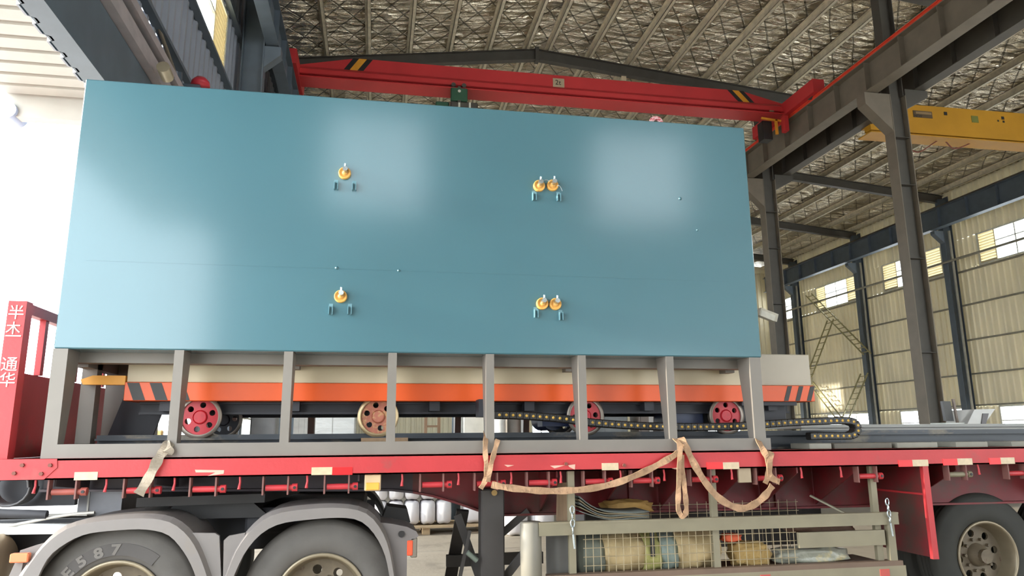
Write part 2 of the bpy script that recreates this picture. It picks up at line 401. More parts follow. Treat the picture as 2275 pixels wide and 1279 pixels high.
for a, b in LMID: window(0, XL-.01, a, b, 3.62, 6.98, 'tall window added for light in the left wall, hidden behind the blue casing', sgn=-1, mull=2)
# back wall
BLO = [(8.8, 9.9), (15.2, 16.2), (18.4, 21.6)]
mb = MB()
banded(mb, 1, YB, XL, XR, [(0, 1.1, []), (1.1, 2.9, BLO), (2.9, 11.6, [])], 1)
mb.prism([(XL, 11.55), (XR, 11.55), (XR, ztop(XR)+.2), (RX, ztop(RX)+.2), (XL, ztop(XL)+.2)], 1, YB, YB+.03)
wall_back = structure(tag(mb.build('wall_back', m_wall), 'far cream end wall seen in the gap under the furnace', 'wall'))
for i, (a, b) in enumerate(BLO):
    window(1, YB+.01, a, b, 1.12, 2.88, ['small bright far window behind the drag chain near the third red wheel', 'small bright far window behind the drag chain left of the fourth red wheel', 'wide far window in the end wall behind the striped cabinet'][i], mull=1)
# front wall behind the photographer: high windows, and open gates added for their light
FUP = [(-1.5, 1.2), (6.0, 8.9), (14.0, 16.6), (19.4, 22.0)]
FG = [(5.0, 9.6), (13.4, 23.4)]
mb = MB()
banded(mb, 1, YF, XL, XR, [(0, 3.3, FG), (3.3, 7.6, FG[1:]), (7.6, 10.4, FUP), (10.4, 11.6, [])], -1)
mb.prism([(XL, 11.55), (XR, 11.55), (XR, ztop(XR)+.2), (RX, ztop(RX)+.2), (XL, ztop(XL)+.2)], 1, YF-.03, YF)
structure(tag(mb.build('wall_front', m_wall), 'cream end wall with added light-giving gates behind the photographer', 'wall'))
for a, b in FUP: window(1, YF-.01, a, b, 7.62, 10.38, 'high window in the end wall behind the photographer', sgn=-1)
# ---------------------------------------------------------------- roof: foil, purlins, rafters
mb = MB()
zf = lambda x: ztop(x)+.21
v = [(x, y, zf(x)+dz) for dz in (0, .05) for y in (YF-.2, YB+.3) for x in (XL-.4, RX, XR+.4)]
mb.add(v, [(0, 1, 4, 3), (1, 2, 5, 4), (6, 9, 10, 7), (7, 10, 11, 8), (0, 3, 9, 6), (2, 8, 11, 5), (0, 6, 7, 1), (1, 7, 8, 2), (3, 4, 10, 9), (4, 5, 11, 10)])
ceiling = structure(tag(mb.build('ceiling', m_foil), 'crinkled silver foil roof lining under wire net', 'ceiling'))
def purlin(x):
    m_ = MB(); z = ztop(x)
    m_.box(x-.006, x+.006, YF, YB, z, z+.205); m_.box(x-.006, x+.1, YF, YB, z, z+.01)
    m_.box(x-.075, x+.006, YF, YB, z+.19, z+.2); m_.box(x+.09, x+.1, YF, YB, z, z+.025)
    m_.build('purlin', m_purlin, ceiling)
xs = [RX-.35-1.22*i for i in range(6)]+[RX+.35+1.34*i for i in range(15)]
for x in xs: purlin(x)
for y in (-8.65, -2.65, 3.35, 9.35, 15.35, 21.2, 27.1, 32.9):
    m_ = MB()
    for x0, x1 in ((XL+.25, RX), (RX, XR-.25)):
        h = .36
        for dz0, dz1, w in ((-.016, 0, .1), (-h, -h+.016, .1), (-h, 0, .006)):
            m_.add([(x, yy, ztop(x)+dz) for x in (x0, x1) for yy in (y-w, y+w) for dz in (dz0, dz1)],
                   [(0, 1, 3, 2), (4, 6, 7, 5), (0, 4, 5, 1), (2, 3, 7, 6), (0, 2, 6, 4), (1, 5, 7, 3)])
    m_.build('rafter', m_steel_d, ceiling)
for x in (RX-.04, ):
    for y in (15.35,):
        MB().box(x-.02, x+.1, y-.11, y+.11, ztop(RX)-.42, ztop(RX)+.06).build('ridge_plate', m_steel_d, ceiling)
# ---------------------------------------------------------------- canopy outside the gate
mb = MB(); n = 46
mb.box(-4.35, XL-.25, -9, 3.6, 5.59, 5.61)
for i in range(n):
    y = -9+12.6*i/n; mb.box(-4.35, XL-.25, y, y+.2, 5.555, 5.591)
can = structure(tag(mb.build('trim_1', m_white), 'white ribbed canopy roof outside the gate top left', 'canopy'))
MB().box(-4.35, XL-.25, 3.6, 3.75, 5.3, 5.6).build('fascia_beam', m_white, can)
MB().cyl((-4.3, 3.55, 5.36), (-4.3, 3.85, 5.36), .1, 16).build('beam_end_cap', mat('pale_blue_cap', (190, 200, 225), .5), can)
# ---------------------------------------------------------------- crane runways
def runway(name, X, zt, H, W, y0, y1, label, m, railm, stiff=1.2, rs=0):
    t = thing(name, (X, (y0+y1)/2, zt-H), label, 'crane beam')
    MB().box(X-W/2, X+W/2, y0, y1, zt-.02, zt).build('top_flange', m, t)
    MB().box(X-W/2, X+W/2, y0, y1, zt-H, zt-H+.02).build('bottom_flange', m, t)
    MB().box(X-.006, X+.006, y0, y1, zt-H+.02, zt-.02).build('web', m, t)
    me = MB().box(-W/2+.01, W/2-.01, -.006, .006, .02, H-.02).mesh('stiffener'); me.materials.append(m)
    y = y0+.6
    while y < y1:
        inst('stiffener', me, t, (X, y, zt-H)); y += stiff
    r = MB(); r.box(X-.05+rs, X+.05+rs, y0, y1, zt, zt+.02); r.box(X-.012+rs, X+.012+rs, y0, y1, zt+.02, zt+.08); r.box(X-.03+rs, X+.03+rs, y0, y1, zt+.08, zt+.11)
    r.build('rail', railm, t)
    return t
m_redrail = mat('red_rail_paint', (225, 72, 48), .5, var=.15)
m_rail = mat('rail_steel', (110, 100, 92), .4, metal=.6)
runway('crane_runway', 11.62, 10.5, .78, .34, -13, 35, 'grey crane runway beam carrying an orange-red rail, between red and yellow cranes', m_steel, m_redrail, rs=-.12)
runway('crane_runway', 12.95, 10.66, .78, .30, -13, 35, 'darker crane runway beam under the yellow crane, behind the orange-railed one', m_steel_d, m_rail)
runway('crane_runway', XR-1.0, 11.02, .86, .3, -13, 35, 'blue-grey crane runway beam high along the cream right wall', m_steel_b, m_rail, stiff=1.5)
runway('crane_runway', -2.33, 10.42, .8, .26, 5.0, 35, 'left crane runway beam lit warm underneath, at the red crane left end', m_steel_b, m_rail)
# columns between the two bays
def column(y, label):
    t = thing('steel_column', (12.3, y, 0), label, 'column')
    for x, nm in ((12.08, 'flange'), (12.5, 'flange')): MB().box(x, x+.02, y-.16, y+.16, 0, 9.7).build(nm, m_steel, t)
    MB().box(12.1, 12.5, y-.008, y+.008, 0, 9.7).build('web', m_steel_d, t)  # darker steel than the flanges, the shade put into its colour
    for z in (1.2, 3.4, 5.6, 7.4, 8.6): MB().box(12.1, 12.5, y-.15, y+.15, z-.006, z+.006).build('stiffener', m_steel_d, t)
    b = MB(); b.prism([(12.08, 8.75), (11.4, 9.4), (11.4, 9.7), (12.08, 9.7)], 1, y-.15, y+.15); b.build('bracket', m_steel, t)
    b = MB(); b.prism([(12.52, 9.35), (13.15, 9.7), (13.15, 9.87), (12.52, 9.87)], 1, y-.15, y+.15); b.build('bracket', m_steel_d, t)
    u = MB(); zt = ztop(12.3)-.36
    u.box(12.1, 12.12, y-.14, y+.14, 9.7, zt); u.box(12.46, 12.48, y-.14, y+.14, 9.7, zt); u.box(12.12, 12.46, y-.008, y+.008, 9.7, zt)
    u.build('upper_shaft', m_steel_d, t)
    return t
column(9.35, 'nearest tall grey steel column under the runway beam, in front of the yellow crane')
column(15.35, 'second grey steel column, right beside the blue furnace casing')
for y_, l_ in ((21.35, 'third grey steel column in line behind the second one'), (27.35, 'fourth grey steel column of the middle row, far back'), (33.0, 'last grey steel column of the middle row near the end wall')): column(y_, l_)
# floodlight on the second column
fl = thing('floodlight', (11.9, 15.2, 5.2), 'small silver floodlight fixed to the second steel column', 'lamp')
c = P(1705, 700, Y=15.1)
MB().obox(c, (.28, 0, -.1), (0, .1, 0), (.04, 0, .12)).build('housing', mat('lamp_silver', (210, 205, 190), .35, metal=.4), fl)
MB().obox(c+Vector((-.05, -.11, -.03)), (.22, 0, -.08), (0, .01, 0), (.03, 0, .09)).build('lens', mat('lamp_lens', (240, 238, 225), .15), fl)
MB().bar(c, (12.06, 15.25, c.z-.15), .05, .05).build('arm', m_steel, fl)
# ================================================================ bridge cranes
m_red = mat('crane_red', (204, 58, 60), .45, var=.06, scale=1.5)
m_yel = mat('crane_yellow', (196, 142, 38), .45, var=.08, scale=1.5)
m_blk = mat('black_paint', (36, 34, 34), .5)
m_amb = mat('amber_paint', (232, 160, 50), .5)
m_sign = mat('sign_beige', (190, 170, 140), .6)
m_green = mat('hoist_green', (52, 92, 70), .45)
YC = 12.8
t = thing('bridge_crane', (4.7, YC, 10.5), 'red overhead bridge crane spanning the hall above the blue casing', 'crane')
zb, zt = 10.64, 11.32
def girder(prof, y, d, m, t, nm):
    """box girder: side outline extruded, with a lower flange and a slanting lower web"""
    return MB().prism(prof, 1, y-d/2, y+d/2).build(nm, m, t)
girder([(-2.25, 10.76), (-2.25, 11.0), (-.75, zt), (10.1, zt), (11.55, 10.98), (11.55, 10.76)], YC, .36, m_red, t, 'girder')
g = MB()
g.add([(x, y, z) for x in (-2.2, 11.5) for y, z in ((YC-.18, 10.98), (YC-.18, 10.8), (YC-.26, 10.75), (YC-.26, 10.88))], [(0, 1, 2, 3), (7, 6, 5, 4), (0, 4, 5, 1), (1, 5, 6, 2), (2, 6, 7, 3), (3, 7, 4, 0)])
g.build('lower_web', m_red, t)
MB().box(-2.2, 11.5, YC-.3, YC+.3, zb, zb+.03).build('lower_flange', m_red, t)
MB().box(-2.2, 11.5, YC-.02, YC+.02, zb+.03, 10.76).build('neck', m_red, t)
for X in (11.5, -2.33):
    e = MB(); e.box(X-.17, X+.17, YC-(1.75 if X > 0 else 1.0), YC+(1.5 if X > 0 else 1.0), 10.62, 11.0); e.build('end_truck', m_red, t)
    for yy in ((YC-1.4, YC+1.2) if X > 0 else (YC-.7, YC+.7)):
        MB().cyl((X-.06, yy, 10.72), (X+.06, yy, 10.72), .15, 16).build('truck_wheel', m_steel_d, t)
me = MB().cyl((0, -.02, 0), (0, .01, 0), .028, 8).mesh('bolt'); me.materials.append(m_blk)
for z in (10.75, 10.83, 10.91): inst('bolt', me, t, (11.38, YC-.19, z))
def stripe(px, dirn):
    c = P(px[0], px[1], Y=YC-.19)
    for k, (m, nm) in enumerate(((m_blk, 'black_stripe'), (m_amb, 'amber_stripe'), (m_blk, 'black_stripe'))):
        w = (.15, .2, .15)[k]; x0 = c.x+(-.25, -.1, .1)[k]
        MB().prism([(x0+dirn*.21, zt-.005), (x0+w+dirn*.21, zt-.005), (x0+w-dirn*.21, zt-.34), (x0-dirn*.21, zt-.34)], 1, YC-.186, YC-.181).build(nm, m, t)
stripe((796, 146), .55); stripe((1646, 211), -.75)
c = P(1241, 184, Y=YC-.19)
MB().box(c.x-.16, c.x+.16, YC-.195, YC-.182, c.z-.13, c.z+.13).build('load_sign', m_sign, t)
MB().text('2t', (c.x-.1, YC-.2, c.z-.06), (1, 0, 0), (0, 0, 1), .2).build('sign_lettering', m_blk, t)
for px in ((1714, 243), (1386, 174)):
    c = P(*px, Y=YC-.19); MB().box(c.x-.07, c.x+.07, YC-.195, YC-.182, c.z-.07, c.z+.07).build('nameplate', m_sign, t)
# stops and gear below the right end of the bridge
MB().bar((10.6, YC-.3, 10.46), (11.4, YC-.3, 10.4), .05, .05).build('stop_bar', m_amb, t)
MB().bar((11.05, YC-.3, 10.45), (11.05, YC-.3, 10.0), .07, .05, (0, 1, 0)).build('stop_bar', m_amb, t)
MB().box(10.72, 11.0, YC-.15, YC+.15, 9.9, 10.46).build('drive_box', m_blk, t)
MB().box(11.2, 11.32, YC-.5, YC-.3, 10.05, 10.5).build('buffer', m_red, t)
# hoist
h = thing('hoist', (1.45, YC, 9.7), 'green electric hoist hanging under the red crane girder', 'hoist')
c = P(1020, 212, Y=YC-.4)
MB().bbox(c.x-.22, c.x+.22, YC-.45, YC-.3, c.z-.16, c.z+.2, .02).build('trolley_plate', m_green, h)
MB().cyl((c.x, YC-.46, c.z+.1), (c.x, YC-.44, c.z+.1), .04, 14).build('wheel_hub', m_frame, h)
MB().bbox(c.x-.22, c.x+.5, YC-.4, YC+.3, c.z-.5, c.z-.16, .03).build('hoist_body', m_steel_d, h)
MB().cyl((c.x+.5, YC-.05, c.z-.32), (c.x+.8, YC-.05, c.z-.32), .15, 18).build('motor', m_steel_d, h)
MB().bbox(c.x-.6, c.x-.24, YC-.25, YC+.25, c.z-.42, c.z-.12, .03).build('gearbox', m_green, h)
for dx in (0, .28): MB().box(c.x+dx-.02, c.x+dx+.03, YC-.41, YC-.4, c.z-.5, c.z-.18).build('strap_plate', m_frame, h)
for dx in (-.14, .14): MB().cyl((c.x+dx, YC-.32, zb+.09), (c.x+dx, YC-.2, zb+.09), .06, 14).build('running_wheel', m_steel_d, h)
MB().box(c.x-.04, c.x+.04, YC-.44, YC+.44, c.z-.2, zb-.01).build('hanger', m_steel_d, h)
# yellow crane in the next bay
YY = 11.4
t2 = thing('bridge_crane', (18, YY, 9.6), 'yellow overhead bridge crane in the right bay behind the nearest column', 'crane')
girder([(13.05, 9.85), (13.1, 10.05), (14.15, 10.15), (14.4, 10.58), (23.2, 10.62), (23.2, 9.85)], YY, .34, m_yel, t2, 'girder')
MB().box(13.05, 23.2, YY-.21, YY+.05, 9.72, 9.9).build('lower_web', m_yel, t2)
MB().box(13.0, 23.2, YY-.28, YY+.28, 9.62, 9.65).build('lower_flange', m_yel, t2)
MB().box(13.05, 23.2, YY-.02, YY+.02, 9.65, 9.75).build('neck', m_yel, t2)
for X in (12.95, XR-1.0): MB().box(X-.15, X+.15, YY-1.6, YY+1.6, 10.78 if X < 20 else 11.14, 11.05 if X < 20 else 11.45).build('end_truck', m_yel, t2)
c = P(2050, 254, Y=YY-.18)
MB().box(c.x-.3, c.x+.3, YY-.185, YY-.172, c.z-.1, c.z+.1).build('maker_plate', mat('plate_dark', (92, 74, 52), .6), t2)
MB().text('NEW', (c.x-.28, YY-.187, c.z-.09), (1, 0, 0), (0, 0, 1), .11).build('plate_lettering', m_blk, t2)
MB().box(c.x-.22, c.x+.27, YY-.19, YY-.184, c.z+.0, c.z+.07).build('plate_panel', mat('plate_grey', (150, 124, 90), .6), t2)
c = P(2166, 264, Y=YY-.18); MB().box(c.x-.11, c.x+.11, YY-.182, YY-.172, c.z-.11, c.z+.09).build('green_label', mat('label_green', (116, 118, 52), .6), t2)
for px, s_ in (((2101, 252), .05), ((2228, 262), .045), ((2230, 270), .03), ((2218, 268), .025)):
    c = P(*px, Y=YY-.18); MB().box(c.x-s_, c.x+s_, YY-.18, YY-.172, c.z-s_, c.z+s_).build('mark', m_blk, t2)
# drooping cable under the yellow crane
pts = smoothpath([P(2010, 318, Y=YY), P(2040, 338, Y=YY), P(2090, 310, Y=YY), P(2120, 330, Y=YY), P(2160, 316, Y=YY)], 5)
tag(MB().tube(pts, .018, 6).build('festoon_cable', mat('cable_red_brown', (120, 64, 50), .6)), 'thin red-brown cable drooping under the yellow crane', 'cable')
# ================================================================ the blue furnace on its legs
m_blue = mat('blue_paint', (62, 108, 120), .45, var=.06, scale=.8, spec=.5, coat=1.0, bump=.05, bscale=5)
m_leg = mat('frame_grey', (126, 120, 113), .5, var=.08, scale=3)
m_org = mat('orange_paint', (232, 92, 34), .4, var=.04)
m_ivory = mat('ivory_paint', (200, 186, 156), .45, var=.04)
m_char = mat('charcoal_stripe', (48, 46, 44), .5)
m_dark = mat('underframe_dark', (48, 48, 54), .55)
m_wred = mat('wheel_red', (188, 36, 48), .4, var=.15, c2=(120, 40, 40), thr=(.6, .75))
m_wworn = mat('wheel_worn_red', (176, 106, 84), .5, var=.2, scale=12, c2=(196, 160, 110), thr=(.5, .62))
m_tread = mat('wheel_tread_steel', (190, 168, 130), .35, metal=.6, var=.2)
m_brass = mat('terminal_amber', (232, 176, 92), .45, var=.1)
m_chrome = mat('pin_steel', (176, 186, 190), .25, metal=.8)
FX0, FX1, FZ0, FZ1, FD = -2.085, 2.95, 2.19, 4.105, 2.2
fu = thing('furnace', (.43, 1.1, 1.485), 'large blue box-shaped furnace casing standing on grey legs on the trailer', 'furnace')
MB().bbox(FX0, FX1, 0, FD, FZ0, FZ1, .008).build('casing', m_blue, fu, 'teal blue painted steel casing')
for y0, y1 in ((.0, .1), (FD-.1, FD)):
    MB().box(FX0+.0, FX1+.02, y0, y1, 1.485, 1.575).build('base_beam', m_leg, fu)
LX = [FX0+.045, -1.31, -.601, .109, .807, 1.497, 2.188, FX1-.06]
for i, x in enumerate(LX):
    w = .045 if i in (0, 7) else .03
    MB().prism([(0, 1.575), (.1, 1.575), (.2, FZ0), (0, FZ0)], 0, x-w, x+w).build('leg', m_leg, fu)
    MB().prism([(FD, 1.575), (FD-.1, 1.575), (FD-.2, FZ0), (FD, FZ0)], 0, x-w, x+w).build('leg', m_leg, fu)
MB().box(FX0, FX0+.1, .52, .62, 1.575, FZ0).build('leg', m_leg, fu)
MB().prism([(FX0+.02, 1.575), (FX0+.16, 1.575), (FX0+.24, FZ0), (FX0+.02, FZ0)], 1, .95, 1.05).build('leg', m_leg, fu)
MB().box(FX0, FX0+.1, .1, FD-.1, 1.487, 1.575).build('base_beam', m_leg, fu)
MB().box(-1.95, 2.7, -.0012, 0, 2.787, 2.793).build('weld_seam', m_blue, fu)
MB().box(FX0, FX1, .22, .34, 2.12, FZ0).build('bearer', m_leg, fu)
MB().box(FX0, FX1, 1.86, 1.98, 2.08, FZ0).build('bearer', m_leg, fu)
for x in (FX0+.06, -.6, 1.5, FX1-.1): MB().box(x-.04, x+.04, .34, 1.86, 2.1, FZ0).build('cross_bearer', m_leg, fu)
# terminals: amber insulator dish with a steel pin, and small brackets below
tl = [((766, 386), 'terminal'), ((757, 659), 'terminal'), ((1197, 414), 'terminal'), ((1227, 413), 'terminal'), ((1204, 675), 'terminal'), ((1233, 676), 'terminal')]
me_d = MB().rev([(0, -.03), (.018, -.03), (.02, -.012), (.03, -.02), (.04, -.03), (.045, -.022), (.045, 0)], (0, 0, 0), (0, 1, 0), 24).mesh('insulator'); me_d.materials.append(m_brass)
me_p = MB(); me_p.cyl((0, 0, 0), (0, -.07, .006), .018, 12); me_p.cyl((0, -.055, .0), (0, -.06, .045), .008, 8); me_p = me_p.mesh('pin'); me_p.materials.append(m_chrome)
for px, nm in tl:
    c = P(*px, Y=0)
    d = inst('insulator', me_d, fu, c); inst('pin', me_p, d, c+Vector((.005, 0, .012)))
me_b = MB(); me_b.box(-.014, -.01, -.035, 0, -.03, .03); me_b.box(.01, .014, -.035, 0, -.03, .03); me_b.box(-.014, .014, -.003, 0, -.03, .05); me_b = me_b.mesh('cable_bracket'); me_b.materials.append(mat('blue_bracket', (110, 152, 164), .4))
for px in ((747, 414), (787, 416), (735, 690), (777, 690), (1186, 438), (1240, 440), (1190, 697), (1245, 703)): inst('cable_bracket', me_b, fu, P(*px, Y=0))
for a, b in ((( 1204, 403), (1222, 404)), ((1238, 412), (1249, 424))):
    p, q = P(*a, Y=-.05), P(*b, Y=-.05); MB().tube(smoothpath([p, (p+q)/2+Vector((0, -.01, .012)), q], 4), .003, 5).build('jumper_wire', m_chrome, fu)
for px, s_ in (((886, 601), .012), ((748, 595), .014), ((1511, 441), .014), ((1549, 511), .01)):
    c = P(*px, Y=0); MB().rev([(0, -.012), (s_*.7, -.008), (s_, 0)], c, (0, 1, 0), 12).build('plug', m_blue, fu)
c = P(1458, 276, Y=.25)
ring = [c+Vector((.045*math.cos(a), 0, .045*math.sin(a)+.01)) for a in [2*math.pi*k/20 for k in range(20)]]
MB().tube(ring, .02, 8, closed=True).build('lifting_eye', mat('eye_red_white', (200, 70, 80), .5, scale=30, c2=(230, 190, 190), thr=(.45, .55)), fu)
# ---------------------------------------------------------------- the car inside (orange and ivory) on its red wheels
car = thing('furnace_car', (.95, 1.0, 1.63), 'ivory and orange rail car parked under the blue casing, black hazard stripes at both ends', 'rail car')
YA, YZ = .45, 1.6
MB().bbox(-1.76, 3.645, YA, YZ, 2.005, 2.135, .004).build('upper_body', m_ivory, car)
MB().bbox(-1.765, 3.655, YA-.02, YZ+.02, 1.872, 2.005, .004).build('skirt', m_org, car)
for k, x in enumerate((3.38, 3.485, 3.59)):
    MB().prism([(x+.03, 2.0), (x+.07, 2.0), (x+.025, 1.876), (x-.015, 1.876)], 1, YA-.0225, YA-.0195).build('hazard_stripe', m_char, car)
for k, x in enumerate((-1.72, -1.57, -1.42)):
    MB().prism([(x-.03, 2.0), (x+.05, 2.0), (x+.1, 1.876), (x+.02, 1.876)], 1, YA-.0225, YA-.0195).build('hazard_stripe', m_char, car)
cab = MB().bbox(3.02, 3.64, YA-.01, YZ-.1, 2.005, 2.27, .006).build('end_cabinet', mat('cabinet_beige', (186, 176, 158), .45, var=.03), car)
MB().box(3.05, 3.55, YA-.016, YA-.01, 2.02, 2.215).build('cabinet_door', mat('cabinet_beige', (186, 176, 158)), cab)
for y in (.52, 1.42):
    m_ = MB(); isect(m_, (-1.7, y+.1, 1.87), (3.5, y+.1, 1.87), .09, .08); m_.build('underframe_beam', m_dark, car)
for x in (-1.5, -.6, .45, 1.2, 2.2, 3.3): MB().box(x-.04, x+.04, .5, 1.55, 1.8, 1.87).build('cross_member', m_dark, car)
MB().prism([(YA+.01, 1.84), (YA+.01, 1.874), (YA+.06, 1.874), (YA+.06, 1.84)], 0, 3.0, 3.5).build('toe_plate', m_dark, car)
MB().bbox(3.02, 3.45, .55, 1.3, 1.70, 1.86, .01).build('gear_housing', m_dark, car)
b = MB(); b.prism([(-2.06, 2.02), (-1.98, 2.05), (-1.765, 2.05), (-1.765, 1.985), (-2.04, 1.985)], 1, .43, .49); b.build('buffer_bar', mat('amber_bar', (232, 164, 66), .5), car)
cp = MB(); cp.obox(P(310, 920, Y=.9), (.16, 0, 0), (0, .012, 0), (.06, 0, .2)); cp.build('end_plate', m_dark, car)
def holed(mb, c, r0, r1, nh, rc, rh, y0, y1, a0=0):
    """disc in the XZ plane with nh round holes"""
    for s_ in range(nh):
        am = a0+2*math.pi*s_/nh; h = math.pi/nh; out = []
        for k in range(7): a = am-h+2*h*k/6; out.append((r1*math.cos(a), r1*math.sin(a)))
        for k in (1, 2): r = r1+(r0-r1)*k/3; out.append((r*math.cos(am+h), r*math.sin(am+h)))
        for k in range(7): a = am+h-2*h*k/6; out.append((r0*math.cos(a), r0*math.sin(a)))
        for k in (1, 2): r = r0+(r1-r0)*k/3; out.append((r*math.cos(am-h), r*math.sin(am-h)))
        hx, hz = rc*math.cos(am), rc*math.sin(am); n = len(out); hol = []
        for x, z in out:
            d = math.hypot(x-hx, z-hz); hol.append((hx+(x-hx)/d*rh, hz+(z-hz)/d*rh))
        v = [(c[0]+x, y, c[2]+z) for y in (y0, y1) for x, z in out+hol]
        fs = []
        for i in range(n):
            j = (i+1) % n
            fs += [(i, j, n+j, n+i), (2*n+i, 3*n+i, 3*n+j, 2*n+j), (n+i, n+j, 3*n+j, 3*n+i)]
        mb.add(v, fs)
    return mb
def car_wheel(x, y, sgn, m_disc, m_tr, r=.126, ang=.2):
    zc = 1.633+r
    w = inst('wheel', MB().cyl((0, -.02, 0), (0, .02, 0), .02, 8).mesh('axle_end'), car, (x, y, zc)); w.data.materials.append(m_dark)
    MB().rev([(r*1.02, -.05), (r*1.22, -.052), (r*1.24, -.046), (r*1.22, -.034), (r, -.03), (r, .05), (r*.86, .05), (r*.84, 0), (r*.98, -.02), (r*1.02, -.05)], (x, y, zc), (0, 1, 0), 40).build('tyre_ring', m_tr, w)
    holed(MB(), (x, y, zc), r*.4, r*1.02, 6, r*.7, r*.17, y-.035, y-.015, ang).build('disc', m_disc, w)
    MB().rev([(0, -.044), (r*.33, -.044), (r*.36, -.04), (r*.38, -.046), (r*.41, -.04), (r*.41, .02)], (x, y, zc), (0, 1, 0), 24, sm=False).build('hub', m_disc, w)
    return w
WX = [-1.262, .022, 1.662, 2.883]
for i, x in enumerate(WX):
    car_wheel(x, .56, 1, m_wworn if i == 1 else m_wred, m_tread if i == 1 else mat('wheel_rim_grey', (140, 130, 120), .4, metal=.5), ang=.35+i*.4)
    car_wheel(x, 1.42, -1, m_dark, mat('wheel_rim_grey', (140, 130, 120)), ang=.1)
for i, x in enumerate((1.45, 2.6)):
    MB().cyl((x-.02 if i else x, .75, 1.74), (x+.0, 1.2, 1.74), .09, 20).build('drive_motor', mat('motor_navy', (36, 46, 74), .4), car)
    MB().box(x-.12, x+.12, .62, .8, 1.68, 1.84).build('gearbox', mat('motor_navy', (36, 46, 74)), car)
# ---------------------------------------------------------------- track rails
m_trk = mat('track_dark', (58, 62, 68), .45, var=.2, scale=2, c2=(130, 118, 98), thr=(.56, .72), stretch=(.6, 1, 1))
for y, lab in ((.56, 'near dark steel track rail under the car wheels, running on to the right'), (1.42, 'far dark steel track rail behind the car wheels')):
    m_ = MB(); isect(m_, (-1.95 if y < 1 else -1.7, y, 1.608), (8.6, y, 1.608), .123, .12, .014); m_.box(-1.95 if y < 1 else -1.7, 8.6, y-.025, y+.025, 1.608, 1.633)
    t = tag(m_.build('track_rail', m_trk), lab, 'rail')
    if y < 1:
        fp = MB().box(-.1, .25, y-.075, y-.062, 1.5, 1.6).build('fish_plate', mat('rusty_plate', (150, 122, 92), .6, scale=20, c2=(96, 78, 60)), t)
        for dx in (-.04, .07, .16): MB().cyl((dx, y-.085, 1.56), (dx, y-.07, 1.56), .01, 8).build('plate_bolt', m_blk, t)
# ---------------------------------------------------------------- drag chain for the cables
ch = thing('cable_chain', (3.0, .3, 1.65), 'black cable drag chain with yellow dots looping in front of the red wheels', 'cable chain')
YCH = .3
cpx = [(1085, 922), (1130, 922), (1190, 925), (1250, 930), (1310, 938), (1370, 943), (1430, 946), (1500, 948), (1570, 948), (1640, 946), (1700, 942), (1760, 938), (1830, 935), (1870, 934), (1890, 936), (1901, 944), (1901, 955), (1893, 966), (1875, 968), (1830, 968), (1785, 969)]
pth = smoothpath([P(x, y, Y=YCH) for x, y in cpx], 10)
step = .052; acc = 0; prev = pth[0]; nodes = [pth[0]]
for p in pth[1:]:
    d = (p-prev).length
    while acc+d >= step:
        t_ = (step-acc)/d; prev = prev+(p-prev)*t_; nodes.append(prev.copy()); d = (p-prev).length; acc = 0
    acc += d; prev = p
m_chain = mat('chain_black', (38, 36, 34), .45)
me_l = MB(); me_l.bbox(-.03, .03, -.045, .045, -.03, .03, .008); me_l = me_l.mesh('link'); me_l.materials.append(m_chain)
me_r = MB().rev([(0, -.052), (.008, -.05), (.011, -.045)], (0, 0, 0), (0, 1, 0), 12).mesh('rivet'); me_r.materials.append(mat('rivet_yellow', (222, 178, 84), .4))
for a, b in zip(nodes[:-1], nodes[1:]):
    ang = -math.atan2(b.z-a.z, b.x-a.x)
    l = inst('link', me_l, ch, (a+b)/2, (0, ang, 0)); r_ = inst('rivet', me_r, l, (a+b)/2)
c = P(1072, 905, Y=YCH)
MB().box(c.x-.035, c.x+.035, YCH-.05, YCH+.12, c.z-.07, c.z+.06).build('anchor_plate', m_dark, ch)
# ================================================================ red flatbed trailer
m_tred = mat('trailer_red', (188, 54, 58), .5, var=.1, scale=2.5, c2=(150, 74, 70), thr=(.58, .75), bump=.05)
m_tredd = mat('trailer_red_shaded', (118, 34, 38), .55, var=.2, scale=1.6, c2=(84, 60, 52), thr=(.45, .68))  # trailer red darkened for the shade under the deck, with brown dirt
m_deck = mat('deck_steel', (90, 70, 62), .7, var=.2, c2=(120, 60, 50))
m_guard = mat('guard_khaki', (136, 128, 106), .55, var=.1, scale=4, c2=(132, 118, 98), thr=(.6, .72))
m_leggy = mat('landing_dark', (72, 68, 66), .55, var=.12)
m_rub = mat('tyre_rubber', (92, 88, 84), .75, var=.12, scale=6, bump=.05)
m_rubd = mat('tyre_rubber_dark', (56, 56, 52), .75, var=.1, scale=6)
m_rim = mat('rim_steel', (150, 138, 116), .4, metal=.4, var=.15)
m_hub = mat('hub_dirty', (110, 98, 80), .6, var=.25, scale=9, c2=(80, 50, 40), thr=(.6, .7))
m_refw = mat('reflector_white', (206, 186, 154), .4, var=.1, scale=30)
m_refr = mat('reflector_red', (232, 28, 34), .4, var=.06)
m_rust = mat('rust_brown', (120, 70, 60), .7, var=.2)
tr = thing('flatbed_trailer', (3, 1.25, 0), 'red flatbed semi trailer carrying the blue furnace', 'trailer')
MB().box(-2.42, 9.4, .0, 2.5, 1.43, 1.484).build('deck', m_deck, tr)
sr = MB(); sr.box(-2.5, 9.4, -.03, -.018, 1.357, 1.487); sr.box(-2.5, 9.4, -.03, .05, 1.475, 1.487); sr.box(-2.5, 9.4, -.03, .06, 1.357, 1.367)
rail = sr.build('side_rail', m_tred, tr)
MB().box(-2.5, 9.4, 2.5, 2.53, 1.357, 1.487).build('side_rail', m_tred, tr)
gp = [P(x, y, Y=-.03) for x, y in ((0, 1018), (128, 1016), (128, 1038), (98, 1066), (0, 1069))]
